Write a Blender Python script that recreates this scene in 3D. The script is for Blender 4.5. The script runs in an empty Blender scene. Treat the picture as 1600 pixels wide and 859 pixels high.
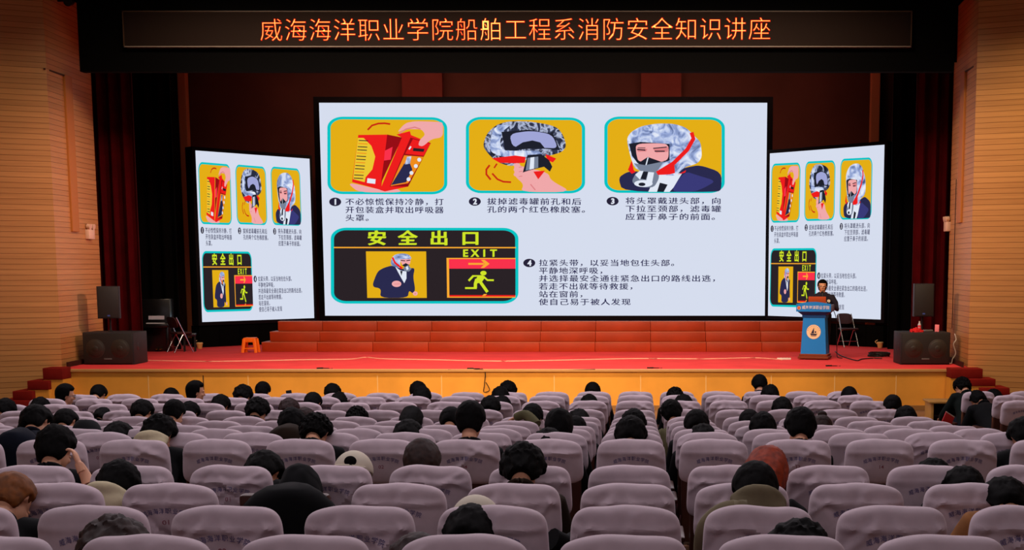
import bpy, bmesh, math, random
import numpy as np
from mathutils import Vector, Matrix, noise
from mathutils.bvhtree import BVHTree
random.seed(7)
SC = bpy.context.scene
COL = SC.collection

# ---------------------------------------------------------------- camera
FPX, PX, PY, HOR = 2130.0, 1000.0, 682.0, 415.0          # focal length in pixels, principal point, horizon (1600x859 frame)
CZ = 2.81                                                 # camera height above the hall floor in front of the stage
TILT = math.atan((PY - HOR) / FPX)
CT, ST = math.cos(TILT), math.sin(TILT)
cam = bpy.data.objects.new('camera', bpy.data.cameras.new('camera'))
COL.objects.link(cam)
cam.location = (0, 0, CZ)
cam.rotation_euler = (math.pi / 2 - TILT, 0, 0)
cam.data.sensor_fit = 'HORIZONTAL'
cam.data.sensor_width = 36.0
cam.data.lens = FPX / 1600 * 36.0
cam.data.shift_x = -(PX - 800) / 1600
cam.data.shift_y = (PY - 429.5) / 1600
cam.data.clip_start, cam.data.clip_end = 0.1, 200
SC.camera = cam

def at(x, y, Y):                                          # pixel + distance -> point in the hall
    v = (PY - y) / FPX
    d = Y / (CT + v * ST)
    return Vector(((x - PX) * d / FPX, Y, CZ + d * (-ST + v * CT)))
def on_z(x, y, z):                                        # pixel + height -> point in the hall
    v = (PY - y) / FPX
    d = (z - CZ) / (-ST + v * CT)
    return Vector(((x - PX) * d / FPX, d * (CT + v * ST), z))

# ---------------------------------------------------------------- light and exposure
vs = SC.view_settings
vs.view_transform, vs.look, vs.exposure, vs.gamma = 'Standard', 'None', 0.0, 1.0
vs.use_curve_mapping = False
W = bpy.data.worlds.new('hall_air')
SC.world = W
W.use_nodes = True
W.node_tree.nodes['Background'].inputs[0].default_value = (0.55, 0.42, 0.42, 1)
W.node_tree.nodes['Background'].inputs[1].default_value = 0.012

def area(name, loc, aim, sx, sy, power, colour, spread=180):
    l = bpy.data.lights.new(name, 'AREA')
    l.shape, l.size, l.size_y, l.energy, l.color = 'RECTANGLE', sx, sy, power, colour
    l.spread = math.radians(spread)
    o = bpy.data.objects.new(name, l)
    COL.objects.link(o)
    o.location = loc
    o.rotation_euler = (Vector(aim) - Vector(loc)).to_track_quat('-Z', 'Y').to_euler()
    return o
def spot(name, loc, aim, power, colour, angle, blend=0.8, r=0.15):
    l = bpy.data.lights.new(name, 'SPOT')
    l.energy, l.color, l.spot_size, l.spot_blend, l.shadow_soft_size = power, colour, math.radians(angle), blend, r
    o = bpy.data.objects.new(name, l)
    COL.objects.link(o)
    o.location = loc
    o.rotation_euler = (Vector(aim) - Vector(loc)).to_track_quat('-Z', 'Y').to_euler()
    return o
HX = -2.5                                                 # the hall's centre line (the camera stands 2.5 m off it)
area('house_and_fill_light', (HX, 16.0, 7.9), (HX, 13.0, 0), 17, 9, 1250, (0.96, 0.85, 0.92))
area('house_and_fill_light', (HX + 1.0, 9.0, 7.2), (HX + 1.5, 5.0, 0.8), 13, 2, 260, (0.96, 0.86, 0.93))  # added fill that brightens the chair tops of the back rows
area('house_and_fill_light', (HX + 1.5, 0.8, 7.0), (HX + 1.5, 7.5, 0), 14, 3, 120, (0.95, 0.87, 0.96))  # added weak fill from behind the camera for the dark chair backs
area('stage_batten', (HX, 24.0, 7.9), (HX, 29.0, 0.8), 13, 0.6, 640, (1.0, 0.74, 0.52), 120)
area('backdrop_fill', (HX, 36.0, 9.3), (HX, 39.4, 4.0), 14, 0.4, 90, (1.0, 0.52, 0.36), 130)  # added fill that keeps the brown back wall from going black
spot('front_of_house_spot', (HX - 3.0, 15.0, 7.7), (HX - 1.6, 27.6, 0.7), 3100, (1.0, 0.63, 0.34), 46, 1.0)
spot('front_of_house_spot', (HX + 3.0, 15.0, 7.7), (HX + 1.9, 27.6, 0.7), 3100, (1.0, 0.63, 0.34), 46, 1.0)
spot('wall_washer', (-11.3, 23.0, 7.8), (-12.6, 27.0, 2.6), 150, (1.0, 0.62, 0.30), 90, 1.0)
spot('wall_washer', (6.4, 23.0, 7.8), (7.7, 27.0, 2.6), 760, (1.0, 0.66, 0.34), 90, 1.0)

spot('side_wall_fill_spot', (HX + 5.0, 24.3, 7.4), (-11.6, 28.3, 3.6), 4800, (1.0, 0.54, 0.58), 23, 1.0)  # pair of added spots that tint the slatted stage side walls pink
spot('side_wall_fill_spot', (HX - 5.0, 24.3, 7.4), (6.6, 28.3, 3.6), 3800, (1.0, 0.58, 0.56), 23, 1.0)

# ---------------------------------------------------------------- helpers
def lin(c):
    return tuple(((v / 255) / 12.92 if v <= 10 else (((v / 255) + 0.055) / 1.055) ** 2.4) for v in c)
MATS = {}
def mat(name, rgb, rough=0.7, spec=0.3, metal=0.0, var=0.0, scale=8.0, bump=0.0, alpha=None, sheen=0.0):
    if name in MATS: return MATS[name]
    m = bpy.data.materials.new(name); m.use_nodes = True
    nt = m.node_tree; b = nt.nodes['Principled BSDF']
    c = (*lin(rgb), 1)
    b.inputs['Base Color'].default_value = c
    b.inputs['Roughness'].default_value = rough
    b.inputs['Metallic'].default_value = metal
    b.inputs['Specular IOR Level'].default_value = spec
    if sheen: b.inputs['Sheen Weight'].default_value = sheen
    if var or bump:
        tc = nt.nodes.new('ShaderNodeTexCoord')
        n = nt.nodes.new('ShaderNodeTexNoise'); n.inputs['Scale'].default_value = scale; n.inputs['Detail'].default_value = 5
        nt.links.new(tc.outputs['Object'], n.inputs['Vector'])
        if var:
            r = nt.nodes.new('ShaderNodeValToRGB')
            r.color_ramp.elements[0].color = (*[max(0, x * (1 - var)) for x in c[:3]], 1)
            r.color_ramp.elements[1].color = (*[min(1, x * (1 + var)) for x in c[:3]], 1)
            r.color_ramp.elements[0].position, r.color_ramp.elements[1].position = 0.3, 0.7
            nt.links.new(n.outputs['Fac'], r.inputs['Fac']); nt.links.new(r.outputs['Color'], b.inputs['Base Color'])
        if bump:
            bp = nt.nodes.new('ShaderNodeBump'); bp.inputs['Strength'].default_value = bump
            nt.links.new(n.outputs['Fac'], bp.inputs['Height']); nt.links.new(bp.outputs['Normal'], b.inputs['Normal'])
    MATS[name] = m
    return m
def emit(name, rgb, strength=1.0):
    if name in MATS: return MATS[name]
    m = bpy.data.materials.new(name); m.use_nodes = True
    nt = m.node_tree; nt.nodes.clear()
    e = nt.nodes.new('ShaderNodeEmission'); o = nt.nodes.new('ShaderNodeOutputMaterial')
    e.inputs[0].default_value = (*lin(rgb), 1); e.inputs[1].default_value = strength
    nt.links.new(e.outputs[0], o.inputs[0])
    MATS[name] = m
    return m
def emit_noise(name, stops, scale, strength=1.0, detail=6, dist=1.5):
    m = emit(name, (128, 128, 128), strength); nt = m.node_tree
    e = [n for n in nt.nodes if n.type == 'EMISSION'][0]
    tc = nt.nodes.new('ShaderNodeTexCoord'); n = nt.nodes.new('ShaderNodeTexNoise'); r = nt.nodes.new('ShaderNodeValToRGB')
    n.inputs['Scale'].default_value = scale; n.inputs['Detail'].default_value = detail; n.inputs['Distortion'].default_value = dist
    el = r.color_ramp.elements
    while len(el) < len(stops): el.new(0.5)
    for q, (p, c) in zip(el, stops): q.position = p; q.color = (*lin(c), 1)
    nt.links.new(tc.outputs['Object'], n.inputs['Vector']); nt.links.new(n.outputs['Fac'], r.inputs['Fac']); nt.links.new(r.outputs['Color'], e.inputs[0])
    return m

class MB:                                                 # collects shapes; build() links them as ONE mesh object
    def __init__(s): s.v = []; s.f = []; s.m = []
    def add(s, vs_, fs, mi=0, M=None):
        k = len(s.v)
        for p in vs_:
            p = Vector(p)
            s.v.append(tuple(M @ p if M else p))
        for f in fs: s.f.append([i + k for i in f]); s.m.append(mi)
        return s
    def addbm(s, bm, mi=0, M=None):
        bm.verts.ensure_lookup_table(); bm.verts.index_update()
        s.add([v.co.copy() for v in bm.verts], [[v.index for v in f.verts] for f in bm.faces], mi, M); bm.free(); return s
    def box(s, c, d, bev=0.0, mi=0, R=None, seg=2):
        bm = bmesh.new(); bmesh.ops.create_cube(bm, size=1)
        for v in bm.verts: v.co = Vector((v.co.x * d[0], v.co.y * d[1], v.co.z * d[2]))
        if bev: bmesh.ops.bevel(bm, geom=bm.edges[:], offset=bev, segments=seg, affect='EDGES', profile=0.5)
        return s.addbm(bm, mi, Matrix.Translation(c) @ (R.to_4x4() if R else Matrix()))
    def cyl(s, p, q, r, r2=None, n=16, mi=0):
        p, q = Vector(p), Vector(q); r2 = r if r2 is None else r2
        bm = bmesh.new(); bmesh.ops.create_cone(bm, cap_ends=True, segments=n, radius1=r, radius2=r2, depth=(q - p).length)
        return s.addbm(bm, mi, Matrix.Translation((p + q) / 2) @ (q - p).to_track_quat('Z', 'Y').to_matrix().to_4x4())
    def ell(s, c, r, mi=0, R=None, sub=3):
        bm = bmesh.new(); bmesh.ops.create_icosphere(bm, subdivisions=sub, radius=1)
        for v in bm.verts: v.co = Vector((v.co.x * r[0], v.co.y * r[1], v.co.z * r[2]))
        return s.addbm(bm, mi, Matrix.Translation(c) @ (R.to_4x4() if R else Matrix()))
    def loft(s, pts, rad, n=14, mi=0, side=(1, 0, 0)):     # tube with elliptical sections; rad = r or (r along side, r across)
        pts = [Vector(p) for p in pts]; rings = []; side = Vector(side)
        for i, p in enumerate(pts):
            t = (pts[min(i + 1, len(pts) - 1)] - pts[max(i - 1, 0)]).normalized()
            a = side - t * side.dot(t)
            if a.length < 1e-3: a = Vector((0, 1, 0)) - t * t.y
            a.normalize(); b = t.cross(a)
            ra, rb = rad[i] if isinstance(rad[i], tuple) else (rad[i], rad[i])
            rings.append([p + a * (ra * math.cos(2 * math.pi * j / n)) + b * (rb * math.sin(2 * math.pi * j / n)) for j in range(n)])
        vv = [q for r in rings for q in r]; ff = []
        for i in range(len(rings) - 1):
            for j in range(n): ff.append([i * n + j, i * n + (j + 1) % n, (i + 1) * n + (j + 1) % n, (i + 1) * n + j])
        ff.append(list(range(n))[::-1]); ff.append([(len(rings) - 1) * n + j for j in range(n)])
        return s.add(vv, ff, mi)
    def prism(s, poly, y0, y1, mi=0, M=None):              # poly of (x,z), extruded along y
        n = len(poly)
        vv = [(x, y0, z) for x, z in poly] + [(x, y1, z) for x, z in poly]
        ff = [list(range(n)), [n + i for i in range(n)][::-1]] + [[i, n + i, n + (i + 1) % n, (i + 1) % n] for i in range(n)]
        return s.add(vv, ff, mi, M)
    def mesh(s, name, mats, smooth=True):
        me = bpy.data.meshes.new(name); me.from_pydata(s.v, [], s.f)
        for m in (mats if isinstance(mats, (list, tuple)) else [mats]): me.materials.append(m)
        me.polygons.foreach_set('material_index', s.m)
        bm = bmesh.new(); bm.from_mesh(me); bmesh.ops.recalc_face_normals(bm, faces=bm.faces); bm.to_mesh(me); bm.free()
        if smooth:
            me.polygons.foreach_set('use_smooth', [True] * len(me.polygons))
            me.set_sharp_from_angle(angle=math.radians(38))
        me.update()
        return me
    def build(s, name, mats, parent=None, smooth=True):
        return link(name, s.mesh(name, mats, smooth), parent)
def link(name, me, parent=None, m=None):
    o = bpy.data.objects.new(name, me); COL.objects.link(o)
    if parent is not None: o.parent = parent
    if m is not None:
        o.material_slots[0].link = 'OBJECT'; o.material_slots[0].material = m
    return o
def tag(o, label=None, cat=None, group=None, kind=None):
    if label: o['label'] = label
    if cat: o['category'] = cat
    if group: o['group'] = group
    if kind: o['kind'] = kind
    return o
def empty(name, loc, rz=0, **k):
    o = bpy.data.objects.new(name, None); COL.objects.link(o); o.location = loc; o.rotation_euler = (0, 0, rz); o.empty_display_size = 0.1
    return tag(o, **k)
def struct(name, mb, m, smooth=False): return tag(mb.build(name, m, None, smooth), kind='structure')
_tmp = {}
def text_geo(body, offset=0.0, res=3):                    # glyph outlines as verts (x,y) and faces
    key = (body, offset, res)
    if key in _tmp: return _tmp[key]
    c = bpy.data.curves.new('t', 'FONT'); c.body = body; c.offset = offset; c.resolution_u = res
    o = bpy.data.objects.new('t', c); COL.objects.link(o)
    dg = bpy.context.evaluated_depsgraph_get(); me = bpy.data.meshes.new_from_object(o.evaluated_get(dg))
    r = ([(v.co.x, v.co.y) for v in me.vertices], [list(p.vertices) for p in me.polygons])
    bpy.data.objects.remove(o); bpy.data.curves.remove(c); bpy.data.meshes.remove(me)
    _tmp[key] = r
    return r
def modded(mb, mods):                                     # run a mesh through modifiers and hand back the result
    o = link('t', mb.mesh('t', mat('skin', (225, 165, 130))))
    for kind, props in mods:
        md = o.modifiers.new('m', kind)
        for k, v in props.items(): setattr(md, k, v)
    dg = bpy.context.evaluated_depsgraph_get(); me = bpy.data.meshes.new_from_object(o.evaluated_get(dg))
    bpy.data.objects.remove(o)
    me.polygons.foreach_set('use_smooth', [True] * len(me.polygons)); me.update()
    return me
def fuse(mb, voxel, smooth=4): return modded(mb, [('REMESH', dict(mode='VOXEL', voxel_size=voxel, use_smooth_shade=True)), ('SMOOTH', dict(factor=0.5, iterations=smooth))])

# ---------------------------------------------------------------- materials of the room
def slat_wood(name, rgb, pitch=0.105):
    m = mat(name, rgb, 0.45, 0.4); nt = m.node_tree; b = nt.nodes['Principled BSDF']; N = nt.nodes.new; L = nt.links.new
    tc = N('ShaderNodeTexCoord'); sx = N('ShaderNodeSeparateXYZ'); L(tc.outputs['Object'], sx.inputs[0])
    d = N('ShaderNodeMath'); d.operation = 'DIVIDE'; d.inputs[1].default_value = pitch; L(sx.outputs['Z'], d.inputs[0])
    fr = N('ShaderNodeMath'); fr.operation = 'FRACT'; L(d.outputs[0], fr.inputs[0])
    gt = N('ShaderNodeMath'); gt.operation = 'LESS_THAN'; gt.inputs[1].default_value = 0.085; L(fr.outputs[0], gt.inputs[0])
    fl = N('ShaderNodeMath'); fl.operation = 'FLOOR'; L(d.outputs[0], fl.inputs[0])
    wn = N('ShaderNodeTexWhiteNoise'); wn.noise_dimensions = '1D'; L(fl.outputs[0], wn.inputs['W'])
    mp = N('ShaderNodeMapping'); mp.inputs['Scale'].default_value = (0.7, 0.7, 22); L(tc.outputs['Object'], mp.inputs[0])
    no = N('ShaderNodeTexNoise'); no.inputs['Scale'].default_value = 2.0; no.inputs['Detail'].default_value = 4; L(mp.outputs[0], no.inputs['Vector'])
    ad = N('ShaderNodeMath'); ad.operation = 'MULTIPLY_ADD'; ad.inputs[1].default_value = 0.45; L(wn.outputs[0], ad.inputs[0]); L(no.outputs['Fac'], ad.inputs[2])
    r = N('ShaderNodeValToRGB'); c = lin(rgb)
    r.color_ramp.elements[0].position, r.color_ramp.elements[1].position = 0.35, 1.0
    r.color_ramp.elements[0].color = (c[0] * .85, c[1] * .82, c[2] * .78, 1); r.color_ramp.elements[1].color = (min(1, c[0] * 1.12), min(1, c[1] * 1.14), min(1, c[2] * 1.15), 1)
    L(ad.outputs[0], r.inputs['Fac'])
    mx = N('ShaderNodeMix'); mx.data_type = 'RGBA'; mx.inputs[7].default_value = (c[0] * .42, c[1] * .34, c[2] * .28, 1)
    L(gt.outputs[0], mx.inputs[0]); L(r.outputs[0], mx.inputs[6]); L(mx.outputs[2], b.inputs['Base Color'])
    iv = N('ShaderNodeMath'); iv.operation = 'SUBTRACT'; iv.inputs[0].default_value = 1; L(gt.outputs[0], iv.inputs[1])
    bp = N('ShaderNodeBump'); bp.inputs['Strength'].default_value = 0.5; bp.inputs['Distance'].default_value = 0.01; L(iv.outputs[0], bp.inputs['Height']); L(bp.outputs[0], b.inputs['Normal'])
    return m
M_SLAT = slat_wood('slatted_wood', (186, 136, 80))
M_CARPET = mat('red_carpet', (224, 68, 74), 0.95, 0.1, var=0.10, scale=1.4, bump=0.0)
M_STEPC = mat('step_carpet', (128, 28, 24), 0.95, 0.1, var=0.12, scale=5)
M_FASCIA = mat('yellow_stone', (236, 168, 68), 0.35, 0.4, var=0.10, scale=1.6)
M_JOINT = mat('pale_joint', (240, 205, 140), 0.5)
M_EDGE = mat('edge_wood', (196, 150, 92), 0.4)
M_BLACK = mat('black_cloth', (7, 7, 8), 0.95, 0.05)
M_VELVET = mat('maroon_velvet', (62, 3, 6), 0.9, 0.05, var=0.2, scale=3)
M_BACKW = mat('brown_back_wall', (120, 66, 56), 0.8, 0.2, var=0.12, scale=0.8)
M_COLW = mat('brick_red_column', (150, 66, 56), 0.8, 0.2, var=0.08, scale=2)
M_FLOOR = mat('hall_floor', (120, 92, 74), 0.4, 0.4, var=0.15, scale=3)
M_CEIL = mat('dark_ceiling', (70, 58, 52), 0.9)
M_PLAST = mat('black_plastic', (26, 26, 28), 0.5, 0.4)
M_CAB = mat('black_cabinet_paint', (42, 40, 44), 0.6, 0.35, var=0.1, scale=30)
M_GRILLE = mat('speaker_grille', (34, 33, 32), 0.55, 0.4, var=0.25, scale=140, bump=0.3)
M_CHROME = mat('chrome', (200, 200, 205), 0.22, 0.5, 1.0)
M_WHITE = mat('white_plastic', (225, 222, 215), 0.4)

# ---------------------------------------------------------------- the hall
SZ = CZ - 2.015                                           # stage height
YF = 26.57                                                # stage front
ROW_PX = [(65, 612), (68.7, 618), (73, 626.5), (79, 640.5), (87, 652), (92.5, 658.5), (99.8, 665.5), (108, 671), (118, 677), (129, 687.5), (155, 728.5), (178, 757), (207, 792), (247, 838), (295, 890)]
PITCH, CHAIR_H = 0.56, 1.06
ROWS = []
for w, y in ROW_PX:
    d = FPX * PITCH / w; u = d * (PY - y) / FPX
    ROWS.append((d * CT + u * ST, CZ - d * ST + u * CT - CHAIR_H))
SKEW = [0.062, 0.062, 0.062, 0.022] + [0.0] * 11
def row_pos(r, X):
    Y, z = ROWS[r]
    return Y + (SKEW[r] * X if X < 0 else 0), z
XL, XR = -11.55, 6.55                                     # inner corners of the slatted walls
def wall_quad(mb, a, b, z0, z1, th=0.15):
    a, b = Vector((*a, 0)), Vector((*b, 0)); t = (b - a).normalized(); n = Vector((-t.y, t.x, 0)) * th
    vv = [a, b, b + n, a + n]
    mb.add([(p.x, p.y, z0) for p in vv] + [(p.x, p.y, z1) for p in vv], [[0, 1, 5, 4], [1, 2, 6, 5], [2, 3, 7, 6], [3, 0, 4, 7], [4, 5, 6, 7], [3, 2, 1, 0]])
TOP = 8.2
fl = MB()
prof = [(YF + 0.3, 0.0), (20.3, 0.0)] + [(Y, z) for Y, z in ROWS] + [(-3.0, ROWS[-1][1] + 0.25)]
vv = []
for Y, z in prof: vv += [(-14.4, Y, z), (9.4, Y, z), (-14.4, Y, z - 0.3), (9.4, Y, z - 0.3)]
ff = []
for i in range(len(prof) - 1):
    a, b = 4 * i, 4 * i + 4
    ff += [[a, a + 1, b + 1, b], [a + 2, b + 2, b + 3, a + 3], [a, b, b + 2, a + 2], [a + 1, a + 3, b + 3, b + 1]]
ff += [[0, 2, 3, 1], [len(vv) - 4, len(vv) - 3, len(vv) - 1, len(vv) - 2]]
struct('floor', fl.add(vv, ff), M_FLOOR)
struct('ceiling', MB().box((HX, 12.2, TOP + 0.1), (23.8, 31, 0.2)), M_CEIL)
w = MB(); wall_quad(w, (-13.9, 26.0), (XL, 27.2), 0, TOP); wall_quad(w, (-13.9, -3), (-13.9, 26.0), 0, TOP); struct('wall_left', w, M_SLAT)
w = MB(); wall_quad(w, (XR, 27.2), (8.9, 26.0), 0, TOP); wall_quad(w, (8.9, 26.0), (8.9, -3), 0, TOP); struct('wall_right', w, M_SLAT)
w = MB(); wall_quad(w, (XL, 27.2), (-11.67, 29.7), SZ - 0.4, TOP); struct('wall_stage_left', w, M_SLAT)
w = MB(); wall_quad(w, (6.67, 29.7), (XR, 27.2), SZ - 0.4, TOP); struct('wall_stage_right', w, M_SLAT)
w = MB(); wall_quad(w, (8.9, -3), (-13.9, -3), 0, TOP); struct('wall_rear', w, mat('rear_plaster', (150, 110, 84), 0.8))
struct('wall_back', MB().box((HX, 39.7, 5.0), (24, 0.2, 10)), M_BACKW)
w = MB().box((-13.3, 34.8, 5), (0.2, 9.6, 10)).box((8.3, 34.8, 5), (0.2, 9.6, 10)); struct('wall_stage_wings', w, M_BLACK)
struct('ceiling_stage', MB().box((HX, 34.0, 9.6), (22, 11.5, 0.2)), M_BLACK)
struct('wall_header', MB().box((-2.42, 27.62, 7.4), (17.2, 0.22, 1.6)).box((HX, 28.8, 9.0), (22, 2.4, 1.5)), M_BLACK)
for i, x in enumerate((660, 1033)):                       # two wall columns seen above the big screen
    a = at(x, 120, 39.4); struct('trim_%d' % (i + 1), MB().box((a.x, 39.45, 4.6), (1.13, 0.3, 7.6)), M_COLW)
for i, (x0, x1) in enumerate(((286, 299), (1357, 1371))):
    a, b = at(x0, 300, 38.2), at(x1, 300, 38.2)
    struct('trim_%d' % (i + 3), MB().box(((a.x + b.x) / 2, 38.2, 4.6), (b.x - a.x, 0.25, 7.6), 0.02), mat('orange_brown_strip', (236, 140, 96), 0.7))
    s = -1 if i == 0 else 1
    struct('trim_%d' % (i + 5), MB().box(((a.x + b.x) / 2 + s * 0.32, 38.4, 4.6), (0.36, 0.2, 7.6), 0.02), mat('dark_brown_strip', (96, 48, 38), 0.8))
# stage: carpeted floor, stone front with joints and wooden edge
st = MB(); st.box((HX, (YF + 39.6) / 2 + 0.02, SZ - 0.05), (18.3, 39.6 - YF - 0.04, 0.1)); struct('floor_stage', st, M_CARPET)
fr = MB()
fL, fR = on_z(97, 579, SZ).x, on_z(1489, 579, SZ).x
fr.box(((fL + fR) / 2, YF + 0.019, (SZ - 0.041) / 2), (fR - fL, 0.038, SZ - 0.041))
seams = [232, 388, 590, 690, 866, 1001, 1103, 1205, 1304, 1400, 318]
for i, x in enumerate(seams):
    X = on_z(x, 600, SZ - 0.25).x * YF / on_z(x, 600, SZ - 0.25).y
    fr.box((X, YF - 0.001, (SZ - 0.1) / 2), (0.014 if x != 318 else 0.02, 0.006, SZ - 0.12), mi=1 if x != 318 else 2)
struct('wall_stage_front', fr, [M_FASCIA, M_JOINT, mat('dark_joint', (90, 60, 30))])
struct('trim_7', MB().box(((fL + fR) / 2, YF + 0.06, SZ - 0.018), (fR - fL + 0.02, 0.2, 0.045), 0.006), M_EDGE)
struct('baseboard_stage', MB().box(((fL + fR) / 2, YF - 0.02, 0.05), (fR - fL, 0.03, 0.1), 0.005), mat('base_stone', (150, 110, 62), 0.5))
def stairs(name, steps, side):
    t = empty(name, (0, YF, 0), label='short flight of red carpeted stairs up to the stage beside the ' + side, cat='stairs', kind='thing')
    for x0, x1, y, yb, dy in steps:
        a, b = at(x0, y, YF + dy), at(x1, yb, YF + dy); w = at(x1, y, YF + dy).x - a.x; dp = -dy - 0.01
        q = MB().box((a.x + w / 2, dy + dp / 2, (a.z + b.z) / 2), (w, dp, a.z - b.z), 0.012).build('step', M_STEPC, t)
        if b.z > 0.05: MB().box((a.x + w / 2, dy + dp / 2 + 0.01, b.z / 2), (w - 0.01, dp - 0.02, b.z)).build('step_base', M_FASCIA, t)
stairs('stairs', [(66, 97, 575, 593, -.42), (42, 75, 595, 609, -.54), (19, 50, 611, 625, -.66), (-6, 44, 626, 652, -.78)], 'orange stool side wall')
stairs('stairs', [(1486, 1536, 576, 591, -.42), (1509, 1556, 592, 603, -.54), (1532, 1578, 606, 617, -.66), (1555, 1600, 620, 650, -.78)], 'lectern side wall')
struct('baseboard_left', MB().box((XL + 0.03, 28.4, SZ + 0.05), (0.04, 2.3, 0.1), R=Matrix.Rotation(math.radians(3), 3, 'Z')), mat('dark_skirting', (60, 26, 18)))
struct('baseboard_right', MB().box((XR - 0.03, 28.4, SZ + 0.05), (0.04, 2.3, 0.1), R=Matrix.Rotation(math.radians(-3), 3, 'Z')), mat('dark_skirting', (60, 26, 18)))
# vertical slots in the slatted side walls of the stage
def side_x(Y, s): return (XL - 0.12 * (Y - 27.2) / 2.5) if s < 0 else (XR + 0.12 * (Y - 27.2) / 2.5)
for i, (s, xp, y0, y1) in enumerate(((-1, 125, 118, 362), (1, 1495, 112, 348))):
    Y = (-11.6 if s < 0 else 6.6) * FPX / (xp - PX)
    z0, z1 = at(xp, y1, Y).z, at(xp, y0, Y).z
    m = MB().box((side_x(Y, s) - s * 0.02, Y, (z0 + z1) / 2), (0.07, 0.34, z1 - z0), 0.01)
    m.box((side_x(Y - 0.6, s) - s * 0.004, Y - 0.6, z1 - 0.02), (0.02, 1.0, 0.03), mi=1)
    struct('trim_%d' % (8 + i), m, [mat('slot_wood', (176, 112, 50), 0.5), mat('slot_line', (70, 40, 20))])

# ---------------------------------------------------------------- curtains, valance, LED banner
def drape(name, x0, x1, Y, z0, z1, m, amp, period, label, wavy=0.0, seed=0):
    nx, nz = max(8, int((x1 - x0) / 0.035)), 6 if not wavy else 3
    mb = MB(); vv = []
    for side in (0, 0.05):
        for j in range(nz + 1):
            for i in range(nx + 1):
                x = x0 + (x1 - x0) * i / nx; t = j / nz
                y = Y + side + amp * (math.sin(x / period * 2 * math.pi + 0.5 * noise.noise((x, seed, 0))) + 0.6 * noise.noise((x * 4, seed, t * 0.6)))
                z = z0 + (z1 - z0) * t + (wavy * noise.noise((x * 1.6, 3, seed)) if j == 0 else 0)
                vv.append((x, y, z))
    n = nx + 1; S = n * (nz + 1); f = []
    for j in range(nz):
        for i in range(nx):
            a = j * n + i; f += [[a, a + 1, a + n + 1, a + n], [S + a, S + a + n, S + a + n + 1, S + a + 1]]
    for i in range(nx): f += [[i, S + i, S + i + 1, i + 1], [nz * n + i, nz * n + i + 1, S + nz * n + i + 1, S + nz * n + i]]
    for j in range(nz): f += [[j * n, j * n + n, S + j * n + n, S + j * n], [j * n + nx, S + j * n + nx, S + j * n + n + nx, j * n + n + nx]]
    mb.add(vv, f)
    return tag(mb.build(name, m), label, 'curtain')
def xa(px, Y): return (px - PX) * Y / FPX * 1.006
drape('stage_curtain', -12.4, xa(229, 30.3), 30.3, SZ, 8.3, M_VELVET, 0.07, 0.26, 'maroon pleated stage curtain behind the loudspeaker beside the piano', seed=1)
drape('stage_curtain', xa(1421, 30.3), 7.6, 30.3, SZ, 8.3, M_VELVET, 0.07, 0.26, 'maroon pleated stage curtain behind the loudspeaker beside the water bottle', seed=2)
drape('wing_curtain', -13.0, xa(288, 33.2), 33.2, SZ, 8.6, M_BLACK, 0.06, 0.3, 'black wing curtain behind the piano', seed=3)
drape('wing_curtain', xa(1385, 33.2), 8.1, 33.2, SZ, 8.6, M_BLACK, 0.06, 0.3, 'black wing curtain behind the subwoofer with the water bottle', seed=4)
zb = at(800, 98, 29.4).z
drape('stage_valance', -12.6, 7.6, 29.4, zb, 8.4, M_BLACK, 0.04, 0.34, 'long black valance hanging behind the red lettered banner', wavy=0.03, seed=5)
YB = 27.3
tl, br = at(192, 18, YB), at(1423, 73.5, YB)
ban = empty('led_banner', ((tl.x + br.x) / 2, YB, br.z), label='long dark LED banner with glowing red lettering hung above the stage', cat='sign')
bw, bh = br.x - tl.x, tl.z - br.z
MB().box((0, 0.1, bh / 2), (bw, 0.2, bh), 0.01).build('panel', mat('banner_face', (28, 13, 6), 0.85), ban)
m = MB().box((0, -0.012, 0.006), (bw + 0.02, 0.03, 0.02)); m.build('bottom_rail', mat('pale_rail', (120, 110, 102), 0.6), ban)
m = MB().box((0, -0.012, bh), (bw + 0.02, 0.03, 0.02)).box((-bw / 2, -0.012, bh / 2), (0.02, 0.03, bh)).box((bw / 2, -0.012, bh / 2), (0.02, 0.03, bh)); m.build('frame', mat('dark_rail', (70, 50, 36), 0.4), ban)
chars = '威海海洋职业学院船舶工程系消防安全知识讲座'
def led_text(name, off, mm, dy):
    mb = MB(); n = len(chars)
    for i, ch in enumerate(chars):
        v, f = text_geo(ch, off if ch != '舶' else off * 0.72, 2)
        cx = 424 + (1187 - 424) * i / (n - 1); a = at(cx, 47.5 - 2.0 * (i / n), YB)
        S = 0.46
        mb.add([((a.x - ban.location.x) + (x - 0.5) * S, dy, (a.z - ban.location.z) + (y - 0.36) * S) for x, y in v], f)
    mb.build(name, mm, ban, False)
led_text('lettering', 0.0, emit('led_red', (255, 26, 8), 1.2), -0.006)
led_text('lettering', -0.024, emit('led_glare_core', (255, 206, 100), 1.6), -0.010)  # thin yellow core paints the overexposed look of the red letters
_e = 0
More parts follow.
